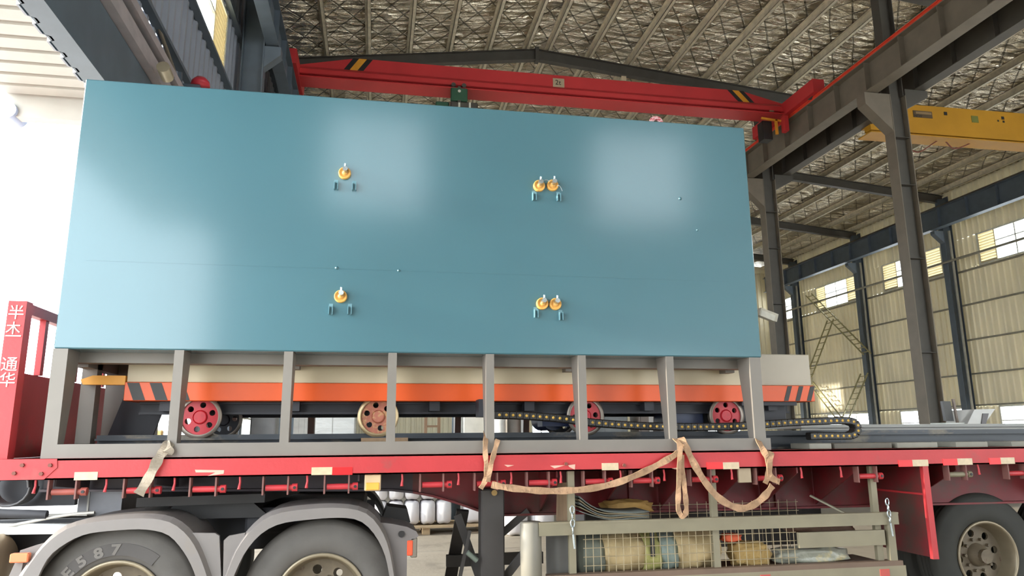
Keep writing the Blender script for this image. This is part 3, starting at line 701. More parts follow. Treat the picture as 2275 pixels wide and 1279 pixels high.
MB().prism([(-2.5, 1.487)]+[(p.x, min(max(p.z, 1.36), 1.485)) for p in gp[1:4]]+[(-2.5, 1.36)], 1, -.036, -.03).build('gusset_plate', m_tred, rail)
me_n = MB().cyl((0, 0, 0), (0, -.012, 0), .013, 6).mesh('bolt'); me_n.materials.append(m_rust)
for px in ((50, 1033), (112, 1033), (32, 1051), (92, 1052), (1386, 1033), (1257, 1030)): inst('bolt', me_n, rail, P(*px, Y=-.036))
def strip(x0, x1, y, h, m, nm):
    p = P((x0+x1)/2, y, Y=-.031); a = P(x0, y, Y=-.031).x; b = P(x1, y, Y=-.031).x
    MB().box(a, b, -.033, -.03, p.z-h/2, p.z+h/2).build(nm, m, rail)
for x0, x1, y, m in ((165, 217, 1057, m_refw), (692, 738, 1046, m_refw), (738, 783, 1046, m_refr), (1337, 1374, 1036, m_refw), (1570, 1606, 1034, m_refr), (1606, 1642, 1034, m_refw), (1996, 2027, 1029, m_refr), (2027, 2062, 1028, m_refw), (2095, 2127, 1026, m_refr), (2127, 2160, 1025, m_refw), (2198, 2223, 1024, m_refr), (2223, 2254, 1023, m_refw)):
    strip(x0, x1, y, .05, m, 'reflector')
m_chip = mat('bare_patch', (216, 178, 160), .6)
for pts in (((433, 1043), (498, 1044), (497, 1052), (462, 1057), (478, 1049), (435, 1049)), ((1120, 1032), (1142, 1033), (1128, 1037)), ((1262, 1033), (1278, 1031), (1277, 1043), (1265, 1037)), ((1222, 1034), (1255, 1033), (1232, 1040)), ((1492, 1040), (1506, 1038), (1505, 1043))):
    MB().prism([(P(x, y, Y=-.031).x, P(x, y, Y=-.031).z) for x, y in pts], 1, -.032, -.03).build('bare_patch', m_chip, rail)
# headboard
hb = MB().box(-2.385, -2.275, .0, .09, 1.487, 2.5).build('headboard', m_tred, tr)
MB().box(-2.385, -2.275, 2.4, 2.5, 1.487, 2.5).build('headboard_post', m_tred, hb)
MB().box(-2.36, -2.3, .09, 2.4, 2.43, 2.5).build('top_rail', m_tred, hb)
MB().box(-2.36, -2.34, .09, 2.4, 1.487, 2.045).build('panel', m_tred, hb)
for y in (.42, .72, 1.02, 1.32, 1.62, 1.92, 2.2): MB().box(-2.35, -2.31, y-.025, y+.025, 2.045, 2.43).build('bar', m_tred, hb)
m_let = mat('lettering_white', (244, 226, 222), .5)
for chx, px, s_ in (('半', (31, 693), .1), ('木', (20, 728), .09), ('一', (17, 746), .1), ('通', (8, 808), .1), ('华', (6, 843), .1)):
    c = P(*px, Y=0); x = max(-2.38, c.x-s_*.5)
    MB().text(chx, (x, -.003, c.z-s_*.38), (1, 0, 0), (0, 0, 1), s_).build('lettering', m_let, hb)
# longitudinal beams
prof = [(-2.3, 1.357), (-2.3, 1.255), (-.757, 1.228), (.14, 1.21), (.3, 1.19), (.45, 1.16), (.62, 1.11), (.8, 1.045), (.95, 1.005), (9.2, .985), (9.2, 1.357)]
for y, n_ in ((.65, 0), (1.85, 1)):
    for nm, pf, mm in (('gooseneck_beam', prof[:5]+[(.3, 1.357)], mat('gooseneck_dark', (74, 66, 70), .6)), ('main_beam', [(.3, 1.357)]+prof[4:], m_tredd)):
        b = MB(); b.prism(pf, 1, y-.006, y+.006)
        low = [p for p in pf if p[1] < 1.3]
        for (x0, z0), (x1, z1) in zip(low[:-1], low[1:]): b.bar((x0, y, z0), (x1, y, z1), .14, .016, (0, 0, 1))
        b.build(nm, mm, tr)
for x in (1.3, 1.8, 2.3, 2.75, 3.2, 3.7, -.1, -1.4, -2.0, 4.6, 5.9):
    z = 1.0 if x > 1 else 1.24
    MB().prism([(.05, 1.36), (.05, 1.31), (.63, z+.02), (.63, 1.36)], 0, x-.006, x+.006).build('outrigger', m_tredd if x > 0 else mat('gooseneck_dark', (74, 66, 70)), tr)
for x in (2.06, 3.35): MB().box(x-.02, x+.02, .62, .645, 1.0, 1.357).build('beam_rib', m_tredd, tr)
# winches and rope hooks under the rail
m_win = mat('winch_red', (190, 56, 62), .45, var=.12, scale=12)
m_winr = mat('winch_rusty', (150, 76, 66), .6, var=.2, scale=12)
def winch(px, rusty=False, grey=False):
    x = P(px, 1075, Y=.02).x; z = 1.357-.078; m = m_winr if rusty else m_guard if grey else m_win
    w = inst('winch', MB().cyl((-.085, 0, 0), (.085, 0, 0), .02, 14).mesh('roller'), tr, (x, .02, z)); w.data.materials.append(m)
    for dx in (-.1, .06):
        b = MB(); b.box(x+dx-.005, x+dx+.005, -.01, .05, z-.045, 1.36); b.build('bracket', mat('bracket_dull', (126, 84, 78), .6), w)
    MB().cyl((x+.085, .02, z), (x+.12, .02, z), .026, 14).build('capstan', m, w)
    MB().cyl((x+.103, -.012, z), (x+.103, -.004, z), .01, 10).build('socket', m_blk, w)
for px in (315, 460, 620, 755, 965, 1085, 1200, 1325, 1430, 1560, 1705, 1930): winch(px)
winch(150, True); winch(2130, grey=True); winch(2262)
def hook(px):
    x = P(px, 1062, Y=.0).x
    MB().tube([(x, .0, 1.36), (x+.004, -.004, 1.32), (x, -.008, 1.29), (x, -.012, 1.275)], [.007, .007, .009, .011], 8).build('rope_hook', m_win, tr)
for px in (80, 237, 388, 533, 682, 893, 1018, 1135, 1245, 1378, 1475, 1625, 1780, 1868, 2175): hook(px)
# side lamp, plates
c = P(828, 1073, Y=.0)
lp = MB().bbox(c.x-.055, c.x+.055, -.01, .05, c.z-.05, c.z+.06, .006).build('side_lamp', mat('lamp_base_beige', (206, 178, 140), .5), tr)
MB().bbox(c.x-.045, c.x+.045, -.016, -.008, c.z-.045, c.z+.005, .004).build('lens', mat('lamp_amber', (240, 176, 80), .3), lp)
c = P(1655, 1056, Y=.0); MB().box(c.x-.05, c.x+.05, .0, .02, c.z-.05, 1.36).build('plate', mat('plate_khaki', (168, 150, 124), .5), tr)
# mudguard plate in front of the trailer wheels
mg = MB(); mg.box(4.27, 4.28, .0, .62, .66, 1.357); mg.build('mudguard', m_tredd, tr)
MB().box(4.24, 4.29, -.02, .015, .655, 1.357).build('mudguard_edge', m_tred, tr)
MB().box(4.255, 4.27, .0, .6, 1.125, 1.14).build('mudguard_seam', m_tred, tr)
# wheels
def truck_wheel(parent, x, y, z, R, W, rr, dark=False, dual=False, dish=.0, sgn=1):
    """tyre with shoulder and sidewall, rim and holed disc; outer face towards -Y"""
    w = inst('wheel', MB().cyl((0, 0, 0), (0, W*.8, 0), .06, 12).mesh('axle'), parent, (x, y+.02, z)); w.data.materials.append(m_hub)
    m = m_rubd if dark else m_rub
    for k in range(2 if dual else 1):
        o = y+k*(W+.05)
        pr = [(rr, .03), (rr+.02, .008), (rr+.07, -.004), (R*.80, -.002), (R*.83, .006), (R*.925, .014), (R*.94, .02), (R*.97, .03), (R*.985, .045)]
        for g in range(4):
            a = .05+(W-.1)*g/4; b = .05+(W-.1)*(g+1)/4
            pr += [(R, a+.006), (R, b-.014), (R-.016, b-.012), (R-.016, b-.002)]
        pr += [(R, W-.05), (R*.97, W-.03), (R*.86, W-.004), (rr+.02, W-.01), (rr, W-.03), (rr, .03)]
        MB().rev(pr, (x, o, z), (0, 1, 0), 72).build('tyre', m, w)
    MB().rev([(rr+.012, .012), (rr+.014, .0), (rr, -.006), (rr-.014, .006), (rr-.02, .06), (rr-.045, .13), (rr-.05, .2)], (x, y, z), (0, 1, 0), 56).build('rim', m_rim, w)
    dsk = holed(MB(), (x, y, z), .1, rr-.04, 8, .185, .032, y+.13, y+.15, .2); dsk.build('disc', m_hub, w)
    MB().rev([(0, .03), (.05, .035), (.06, .06), (.085, .08), (.1, .13)], (x, y, z), (0, 1, 0), 28).build('hub', m_hub, w)
    for k in range(10):
        a = 2*math.pi*k/10; MB().cyl((x+.135*math.cos(a), y+.1, z+.135*math.sin(a)), (x+.135*math.cos(a), y+.135, z+.135*math.sin(a)), .014, 6).build('wheel_nut', m_hub, w)
    return w
for x in (5.28, 6.6): truck_wheel(tr, x, .58, .545, .535, .27, .29, dark=True, dual=True)
# landing leg
ll = MB().bbox(.805, .985, .44, .6, .0, 1.21, .01).build('landing_leg', m_leggy, tr)
MB().bbox(.84, .95, .46, .58, .0, .62, .01).build('inner_tube', m_leggy, ll)
c = P(1098, 1094, Y=.43); MB().cyl((c.x, .42, c.z), (c.x, .445, c.z), .022, 14).build('crank_shaft', mat('brass_dull', (170, 140, 90), .4, metal=.5), ll)
for a, b, w_ in (((.72, .9, 1.02), (.62, 1.4, .1), .1), ((.66, .75, 1.0), (.86, .7, .45), .06), ((1.0, .55, .55), (1.25, .55, .84), .06), ((.98, .6, .86), (1.2, .6, 1.03), .05), ((.8, .6, .5), (.55, .9, .25), .05), ((1.06, 1.0, 1.0), (1.04, 1.0, .6), .04), ((.74, .6, .9), (.62, .6, .35), .025)):
    MB().bar(a, b, w_, .03, (0, 1, 0)).build('brace', m_leggy, ll)
MB().bar((.6, 1.0, .62), (1.4, 1.0, .62), .06, .09).build('cross_shaft', m_leggy, ll)
MB().tube([P(1038, 1226, Y=.4), P(1060, 1245, Y=.4)], .02, 8).build('crank_handle', mat('handle_grey_green', (110, 120, 110), .5), ll)
# side guard / carrying basket
sg = MB(); X0, X1 = 1.15, 3.985
sg.box(X0, X1, -.01, .03, .918, .995); sg.box(X0, X1, -.014, .05, .995, 1.008)
sg = sg.build('side_guard', m_guard, tr)
MB().box(1.21, 4.0, -.014, .04, .53, .62).build('guard_beam', m_guard, sg)
MB().box(1.21, 3.98, -.014, .07, .62, .655).build('guard_beam', mat('guard_brown', (112, 92, 78), .6), sg)
for px in (1272, 1590, 1950):
    x = P(px, 1160, Y=.04).x
    MB().box(x-.03, x+.02, .035, .07, .56, 1.36).build('hanger', m_guard, sg)
MB().rev([(0, 1.01), (.07, 1.01), (.076, 1.0), (.076, .3), (0, .3)], (1.105, .06, 0), (0, 0, 1), 28).build('guard_post', mat('post_grey', (132, 127, 116), .5, var=.04), sg)
MB().box(3.14, 3.86, .0, .03, .77, .88).build('guard_plank', m_guard, sg)
for x in (3.92, ): MB().box(x-.03, x+.03, .0, .04, .6, .92).build('guard_upright', m_guard, sg)
MB().box(1.47, 3.95, .05, .55, .6, .62).build('basket_floor', mat('guard_brown', (112, 92, 78)), sg)
MB().cyl((1.36, .25, .6), (1.36, .25, .92), .1, 24).build('tank', mat('tank_grey', (96, 94, 90), .5), sg)
wm = mat('mesh_wire', (176, 160, 130), .4, metal=.4)
x = 1.5
while x < 3.14:
    MB().cyl((x, .045, .655), (x, .045, .92), .0028, 5).build('mesh_wire', wm, sg); x += .056
for z in (.70, .76, .82, .88): MB().cyl((1.48, .04, z), (3.14, .04, z), .0028, 5).build('mesh_wire', wm, sg)
x = 2.2
while x < 3.5:
    MB().cyl((x, .57, .66), (x, .57, 1.07), .0028, 5).build('mesh_wire', wm, sg); x += .08
for z in (.98, 1.05): MB().cyl((2.0, .57, z), (3.5, .57, z), .0028, 5).build('mesh_wire', wm, sg)
for px in (1425, 1700, 1965):
    c = P(px, 1262 if px < 1900 else 1254, Y=-.02); MB().box(c.x-.04, c.x+.04, -.017, -.013, .545, .6).build('red_patch', mat('faded_red', (190, 84, 76), .6), sg)
MB().bar((3.45, .3, 1.12), (3.65, .1, .98), .04, .012).build('stay', m_guard, sg)
# dark box added beyond the basket to stand for the shade there
lk = MB().bbox(P(1300, 1200, Y=1.95).x, 4.6, 1.95, 2.45, .5, 1.12, .01).build('shade_box', mat('shade_box_dark', (54, 48, 46), .6), tr)
for x in (2.6, 3.5): MB().box(x-.01, x+.01, 1.935, 1.95, .55, 1.08).build('shade_box_rib', mat('shade_box_dark', (54, 48, 46)), lk)
# tie hooks hanging on the guard
def chainhook(px0, px1, label, y=-.03):
    t = thing('turnbuckle', P(*px1, Y=y), label, 'hook')
    p, q = P(*px0, Y=y), P(*px1, Y=y); n = 4
    for k in range(n):
        c = p+(q-p)*(k+.5)/n; L_ = (q-p).length/n*.62
        e1, e2 = ((1, 0, 0), (0, 0, 1)) if k % 2 == 0 else ((.35, .9, 0), (0, 0, 1))
        MB().tube([c+Vector(e1)*.014*math.cos(a)+Vector(e2)*L_*math.sin(a) for a in [2*math.pi*i/14 for i in range(14)]], .005, 6, closed=True).build('link', m_chrome, t)
    MB().tube([q, q+Vector((.005, 0, -.05)), q+Vector((.01, 0, -.1))], .008, 8).build('rod', m_chrome, t)
chainhook((1970, 1108), (1978, 1160), 'steel chain hook hanging on the right end of the khaki side guard')
chainhook((1271, 1125), (1273, 1185), 'steel turnbuckle chain hanging at the left hanger of the khaki side guard')
# ---------------------------------------------------------------- load in the basket
m_tarp = mat('tarp_beige', (182, 160, 118), .6, var=.2, scale=7, bump=.4, bscale=14)
m_tarpg = mat('tarp_grey_green', (112, 116, 104), .6, var=.2, scale=7, bump=.4, bscale=14)
rt = thing('rolled_tarp', (1.95, .25, .62), 'rolled beige tarpaulin with blue-green bands behind the wire mesh', 'tarp')
def roll(x0, x1, m, nm, r=.13, wob=.008):
    v = []; n = 20; k = max(2, int((x1-x0)/.04)); fs = []
    for i in range(k+1):
        for j in range(n):
            a = 2*math.pi*j/n; rr = r+wob*math.sin(3*a+i*.9)+wob*.7*math.sin(7*a-i*1.7)
            v.append((x0+(x1-x0)*i/k, .26+rr*math.cos(a)*1.3, .62+r+rr*math.sin(a)*1.12))
    for i in range(k):
        for j in range(n): fs.append((i*n+j, i*n+(j+1) % n, i*n+n+(j+1) % n, i*n+n+j))
    fs += [tuple(range(n-1, -1, -1)), tuple(range(k*n, k*n+n))]
    return MB().add(v, fs, True).build(nm, m, rt)
roll(1.5, 1.66, m_tarpg, 'band'); roll(1.66, 1.96, m_tarp, 'roll'); roll(1.96, 2.09, mat('tarp_yellow_green', (164, 160, 98), .6, bump=.3), 'band'); roll(2.09, 2.22, mat('tarp_blue_green', (128, 140, 132), .6, bump=.3), 'band'); roll(2.22, 2.56, m_tarp, 'roll', .132, .012)
MB().box(2.0, 2.03, .075, .09, .74, .92).build('strap', m_blk, rt)
def sheets(name, x0, x1, y0, y1, z0, n, m, label, cat, curl=.0, dz=.016):
    t = thing(name, ((x0+x1)/2, (y0+y1)/2, z0), label, cat)
    for i in range(n):
        z = z0+i*dz; k = 12; v = []
        for j in range(k+1):
            u = j/k; x = x0+(x1-x0)*u; up = curl*max(0, .5-u)**2*4*(1+i*.25)+.004*math.sin(9*u+i)
            v += [(x, y0, z+up), (x, y1, z+up), (x, y0, z+up+dz*.7), (x, y1, z+up+dz*.7)]
        fs = [(0, 1, 3, 2), (4*k, 4*k+2, 4*k+3, 4*k+1)]
        for j in range(k):
            o = 4*j; fs += [(o, o+4, o+5, o+1), (o+2, o+3, o+7, o+6), (o, o+2, o+6, o+4), (o+1, o+5, o+7, o+3)]
        MB().add(v, fs, True).build('sheet', m[i % len(m)], t)
    return t
sheets('folded_mat', 1.46, 1.98, .02, .33, 1.01, 5, [mat('mat_grey', (92, 96, 92), .7), mat('mat_brown', (112, 100, 78), .7)], 'curled grey rubber mats lying on top of the khaki side guard', 'mat', curl=.06, dz=.011)
def crumple(name, pts_c, sx, sy, sz, m, label, cat, seed=1, nn=14, amp=.6):
    rnd = random.Random(seed); v = []; fs = []; k = nn
    ph = [rnd.random()*6 for _ in range(6)]
    for i in range(k+1):
        th = math.pi*i/k
        for j in range(2*k):
            a = math.pi*j/k; d = 1+amp*(.13*math.sin(3*a+ph[0]+4*th)+.1*math.sin(5*a+ph[1]-6*th)+.07*math.sin(9*th+ph[2]+2*a))
            s3 = lambda q: math.copysign(abs(q)**.6, q)
            v.append((pts_c[0]+sx*d*s3(math.sin(th))*s3(math.cos(a)), pts_c[1]+sy*d*s3(math.sin(th))*s3(math.sin(a)), pts_c[2]+sz*d*s3(math.cos(th))))
    for i in range(k):
        for j in range(2*k): fs.append((i*2*k+j, i*2*k+(j+1) % (2*k), (i+1)*2*k+(j+1) % (2*k), (i+1)*2*k+j))
    return tag(MB().add(v, fs, True).build(name, m), label, cat)
crumple('canvas_bundle', (1.95, .44, 1.06), .2, .1, .05, mat('canvas_ochre', (168, 132, 74), .7, bump=.5, bscale=18), 'crumpled ochre canvas bundle lying on the khaki side guard', 'tarp', 3)
crumple('orange_cloth', (2.66, .14, .845), .075, .05, .03, mat('cloth_orange', (206, 92, 58), .7, bump=.3), 'small orange cloth behind the wire mesh', 'cloth', 5, 10)
crumple('sack', (2.83, .2, .715), .15, .1, .085, mat('sack_straw', (178, 148, 92), .8, bump=.6, bscale=30), 'straw coloured sack behind the middle of the wire mesh', 'sack', 8)
crumple('plastic_bundle', (3.33, .2, .69), .3, .1, .06, mat('plastic_pale', (150, 150, 136), .3, bump=.6, bscale=16, c2=(196, 178, 130)), 'crumpled pale plastic sheeting behind the khaki plank', 'plastic sheet', 11)
crumple('rag_bundle', (3.45, .25, .9), .28, .12, .05, mat('rag_brown', (98, 72, 58), .7, bump=.5, bscale=20), 'dark brown rag bundle under the top guard beam on the right', 'cloth', 13)
c = P(1250, 1110, Y=.2)
tag(MB().obox((c.x, .2, 1.13), (.042, 0, 0), (0, .02, 0), (.006, 0, .135)).build('timber_prop', mat('timber_brown', (136, 112, 88), .7, var=.2, stretch=(6, 6, .6), scale=6)), 'upright brown timber beside the left hanger of the side guard', 'timber')
# ---------------------------------------------------------------- lashing straps
m_str = mat('webbing_tan', (170, 136, 106), .75, var=.2, scale=18, bump=.2, bscale=120, c2=(140, 108, 86), thr=(.55, .7))
m_strg = mat('webbing_grey', (150, 138, 122), .75, var=.2, scale=18, bump=.2, bscale=120)
def ribbon_px(path, w, m, nm, parent, n=5):
    pts = smoothpath([P(x, y, Y=yy) for x, y, yy in path], n)
    wv = []
    for i, p in enumerate(pts):
        t = pts[min(i+1, len(pts)-1)]-pts[max(i-1, 0)]
        wv.append(Vector((t.z, .25*math.sin(i*.7)*t.length, -t.x)).normalized()*w*(1+.12*math.sin(i*1.3)))
    return MB().ribbon(pts, wv, .006).build(nm, m, parent)
def strap(label, paths, w=.06, m=None):
    t = thing('lashing_strap', P(*paths[0][-1][:2], Y=paths[0][-1][2]), label, 'strap')
    for p in paths: ribbon_px(p, w, m or m_str, 'webbing', t)
    return t
s = strap('grey-tan strap tied round the base beam above the left truck wheels', [[(392, 978, .13), (376, 984, -.01), (362, 1004, -.03), (350, 1022, -.06), (332, 1058, -.06), (308, 1098, -.04)], [(366, 984, -.012), (374, 1000, -.034), (372, 1008, -.036)]], .062, m_strg)
strap('strap wrapped round the base beam above the landing leg', [[(1079, 958, .12), (1079, 976, -.01), (1078, 1003, -.05), (1081, 1040, -.06), (1078, 1066, -.05), (1068, 1085, -.03)], [(1106, 976, -.01), (1098, 1005, -.055), (1090, 1035, -.065), (1084, 1070, -.065)]], .034)
strap('long strap sagging from the landing leg up to the middle knot', [[(1092, 1076, -.06), (1130, 1083, -.07), (1190, 1089, -.07), (1245, 1090, -.07), (1310, 1085, -.07), (1370, 1072, -.07), (1430, 1048, -.07), (1480, 1022, -.07), (1506, 1006, -.07)]], .045)
strap('short strap loop hanging straight down from the middle knot', [[(1490, 968, .1), (1500, 976, -.012), (1510, 990, -.07), (1509, 1040, -.08), (1507, 1100, -.08), (1507, 1130, -.08), (1515, 1146, -.08), (1524, 1138, -.075), (1524, 1112, -.07), (1518, 1060, -.06), (1514, 1010, -.06)]], .036)
strap('strap hanging in a deep curve from the middle knot to the right knot', [[(1512, 972, -.01), (1524, 992, -.06), (1540, 1026, -.065), (1568, 1072, -.065), (1600, 1108, -.065), (1640, 1128, -.065), (1672, 1122, -.065), (1700, 1100, -.065), (1716, 1078, -.06)]], .05)
strap('strap knotted over the rail at the right end of the base beam', [[(1678, 972, .1), (1684, 978, -.01), (1696, 1000, -.05), (1706, 1022, -.06), (1708, 1050, -.06), (1700, 1074, -.05)], [(1713, 1003, -.05), (1710, 1030, -.07), (1712, 1058, -.06), (1732, 1070, -.05)]], .045)
# ================================================================ tractor unit under the left end of the trailer
m_fen = mat('fender_grey', (126, 120, 117), .5, var=.08, scale=3, c2=(128, 120, 112), thr=(.58, .72))
m_chas = mat('chassis_dark', (58, 58, 62), .6, var=.12)
tc = thing('tractor_unit', (-1.5, 1.25, 0), 'tractor unit with grey wheel arches under the left end of the trailer', 'truck')
def fender(outer, inner, y0, parent_m, name='wheel_arch', dy=.56, mirror=False):
    o = [P(x, y, Y=.05) for x, y in outer]; n = [P(x, y, Y=.05) for x, y in inner]
    def rs(pl, k=28):
        d = [0]
        for a, b in zip(pl[:-1], pl[1:]): d.append(d[-1]+(b-a).length)
        out = []
        for i in range(k+1):
            s_ = d[-1]*i/k; j = max(q for q in range(len(d)) if d[q] <= s_+1e-9); j = min(j, len(pl)-2)
            t = (s_-d[j])/(d[j+1]-d[j]); out.append(pl[j].lerp(pl[j+1], t))
        return out
    o = rs(smoothpath(o, 4)); n = rs(smoothpath(n, 4)); k = len(o); v = []; fs = []
    Y = (lambda y: y) if not mirror else (lambda y: 2.5-y)
    for a, b in zip(o, n):
        m_ = b.lerp(a, .72)
        v += [(b.x, Y(y0+.03), b.z), (b.x, Y(y0), b.z), (m_.x, Y(y0), m_.z), (a.x, Y(y0+.05), a.z), (a.x, Y(y0+dy), a.z), (b.x*.3+a.x*.7, Y(y0+dy), a.z*.7+b.z*.3-.0), (b.x*.3+a.x*.7, Y(y0+.06), a.z*.7+b.z*.3)]
    for i in range(k-1):
        for q in range(7): fs.append((i*7+q, i*7+(q+1) % 7, i*7+7+(q+1) % 7, i*7+7+q))
    fs += [tuple(range(6, -1, -1)), tuple(range((k-1)*7, k*7))]
    return MB().add(v, fs, False).build(name, parent_m, tc)
o1 = [(20, 1310), (40, 1275), (70, 1235), (110, 1190), (160, 1160), (250, 1145), (330, 1141), (385, 1150), (425, 1180), (450, 1220), (478, 1300)]
i1 = [(75, 1310), (90, 1275), (112, 1235), (150, 1205), (195, 1185), (260, 1177), (325, 1175), (375, 1187), (408, 1222), (430, 1262), (442, 1300)]
o2 = [(485, 1310), (500, 1270), (522, 1215), (560, 1165), (605, 1134), (680, 1121), (760, 1119), (815, 1131), (848, 1165), (868, 1215), (884, 1310)]
i2 = [(508, 1310), (524, 1270), (548, 1222), (582, 1184), (625, 1162), (690, 1153), (755, 1149), (800, 1156), (832, 1186), (856, 1235), (870, 1310)]
fender(o1, i1, .03, m_fen); fender(o2, i2, .03, m_fen)
dm = mat('fender_far_shaded', (62, 62, 64), .6)  # same arches on the far side, their shade put into the colour
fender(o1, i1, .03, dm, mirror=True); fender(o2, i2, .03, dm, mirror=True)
# panel between the arches, skirt behind, lamps
def plate(pts, y0, y1, m, nm, parent=None):
    return MB().prism([(P(x, y, Y=y0).x, P(x, y, Y=y0).z) for x, y in pts], 1, y0, y1).build(nm, m, parent or tc)
plate([(415, 1183), (478, 1184), (487, 1190), (492, 1300), (455, 1300)], .07, .1, m_fen, 'arch_panel')
plate([(497, 1200), (508, 1190), (545, 1183), (530, 1235), (505, 1300), (495, 1300)], .06, .09, m_fen, 'arch_panel')
plate([(842, 1160), (870, 1163), (905, 1170), (925, 1180), (930, 1190), (922, 1197), (905, 1202), (903, 1310), (884, 1310), (868, 1220)], .1, .5, mat('skirt_grey', (112, 106, 104), .5), 'rear_skirt')
c = P(892, 1186, Y=.095); MB().cyl((c.x, .09, c.z), (c.x, .1, c.z), .022, 16).build('skirt_hole', m_blk, tc)
c = P(914, 1215, Y=.1)
l = MB().bbox(c.x-.005, c.x+.04, .1, .3, c.z-.07, c.z+.06, .006).build('tail_lamp', mat('lamp_housing', (120, 112, 100), .5), tc)
MB().bbox(c.x-.03, c.x+.01, .095, .3, c.z-.055, c.z+.045, .005).build('lens', mat('lens_red_orange', (222, 92, 62), .3), l)
c = P(45, 1239, Y=.08)
l = MB().bbox(c.x-.05, c.x+.055, .05, .1, c.z-.025, c.z+.03, .006).build('marker_lamp', mat('lens_orange', (240, 130, 84), .3), tc)
MB().bar((c.x, .1, c.z-.03), (c.x-.01, .1, c.z-.14), .03, .02, (0, 1, 0)).build('stalk', m_fen, l)
plate([(45, 1222), (75, 1212), (100, 1205), (70, 1240), (30, 1300), (10, 1300), (40, 1235)], .12, .16, m_fen, 'arch_panel')
# wheels
w1 = truck_wheel(tc, -1.605, .12, .535, .52, .28, .292)
w2 = truck_wheel(tc, -.325, .12, .535, .52, .28, .292)
for x in (-1.605, -.325):
    truck_wheel(tc, x, 2.12, .535, .52, .28, .292, dark=True)
me_c = (-1.605, .12, .535)
# darker band and raised characters on the left sidewall
bd = MB(); vv = []
for k in range(25):
    a = math.radians(172-(172-52)*k/24); vv += [(me_c[0]+r_*math.cos(a), .12+d_, me_c[2]+r_*math.sin(a)) for r_, d_ in ((.335, -.0075), (.41, -.0065), (.41, .004), (.335, .004))]
bd.add(vv, [(k*4+q, k*4+(q+1) % 4, k*4+4+(q+1) % 4, k*4+4+q) for k in range(24) for q in range(4)]+[(0, 1, 2, 3), (99, 98, 97, 96)])
bd.build('sidewall_band', mat('rubber_band', (78, 74, 72), .7), w1)
for chx, a in (('A', 156), ('E', 140), ('5', 124.5), ('8', 108), ('7', 92)):
    a = math.radians(a); ex = Vector((math.sin(a), 0, -math.cos(a))); ey = Vector((math.cos(a), 0, math.sin(a)))
    o = Vector(me_c)+ey*.343-ex*.03+Vector((0, -.0085, 0))
    MB().text(chx, o, ex*1.0, ey, .088, bold=.0035, wide=1.25).build('raised_lettering', mat('rubber_light', (112, 107, 102), .7), w1)
# chassis, fifth wheel, hoses, tank
for y in (.75, 1.75):
    MB().box(-6.5, .02, y-.04, y+.04, .8, 1.05).build('chassis_rail', m_chas, tc)
for x in (-6, -4.2, -2.6, -1.0): MB().box(x-.05, x+.05, .79, 1.71, .84, 1.0).build('cross_member', m_chas, tc)
f5 = MB(); f5.prism([(-1.55, .2), (-.75, .35), (-.6, 1.25), (-.75, 2.15), (-1.55, 2.3), (-1.7, 1.25)], 2, 1.16, 1.22)
f5.prism([(-1.35, 1.16), (-.85, 1.16), (-.72, 1.05), (-1.5, 1.05)], 1, .45, 2.05)
f5.build('fifth_wheel', m_blk, tc)
MB().bbox(-.9, -.05, .5, 2.0, .93, 1.11, .02).build('rear_frame', m_chas, tc)
plate([(860, 1124), (905, 1130), (912, 1160), (880, 1164), (850, 1150)], .5, .8, m_blk, 'rear_bracket')
m_wlit = mat('sunlit_deck_plate', (206, 202, 194), .4, metal=.2)  # sunlight on the chassis put into this pale colour
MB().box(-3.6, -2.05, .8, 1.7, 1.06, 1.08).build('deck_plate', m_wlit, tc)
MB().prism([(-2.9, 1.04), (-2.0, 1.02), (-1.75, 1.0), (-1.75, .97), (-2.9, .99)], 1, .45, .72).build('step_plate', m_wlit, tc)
MB().rev([(0, -3.6), (.24, -3.6), (.27, -3.57), (.27, -2.43), (.24, -2.4), (0, -2.4)], (0, .42, .72), (1, 0, 0), 28).build('fuel_tank', mat('tank_tan', (196, 176, 148), .35, metal=.3), tc)
cab = MB().prism([(-6.1, .75), (-4.2, .75), (-4.2, 3.0), (-4.4, 3.15), (-5.6, 3.15), (-5.95, 2.2), (-6.1, 1.7)], 1, .15, 2.35).build('cab', m_tred, tc)
MB().box(-4.205, -4.19, .7, 1.8, 2.1, 2.7).build('rear_window', mat('cab_glass', (40, 46, 52), .1), cab)
for y in (.14, 2.352): MB().prism([(-5.75, 2.15), (-5.0, 2.15), (-5.0, 2.85), (-5.6, 2.85)], 1, y-.002, y+.002).build('side_window', mat('cab_glass', (40, 46, 52)), cab)
for y in (.2, 2.02): truck_wheel(tc, -5.1, y, .535, .52, .28, .292, dark=True)
m_coil = mat('hose_dark', (86, 84, 84), .5)
def coil(cx, cy, cz, R, turns, label):
    pts = []
    for i in range(turns*18+1):
        a = 2*math.pi*i/18; pts.append((cx+R*math.cos(a), cy+.022*i/18, cz+R*math.sin(a)*(.95)))
    t = tag(MB().tube(pts, .009, 6).build('coiled_hose', m_coil), label, 'hose'); return t
c = P(28, 1082, Y=.62); coil(c.x, .55, c.z, .13, 7, 'dark coiled air hose hanging under the left end of the trailer rail')
# bits of clutter on the chassis, sunlight put into the pale ones
MB().tube(smoothpath([P(0, 1172, Y=.5), P(60, 1160, Y=.5), P(110, 1150, Y=.5), P(160, 1142, Y=.5), P(210, 1138, Y=.5)], 4), .012, 6).build('cable_run', m_wlit, tc)

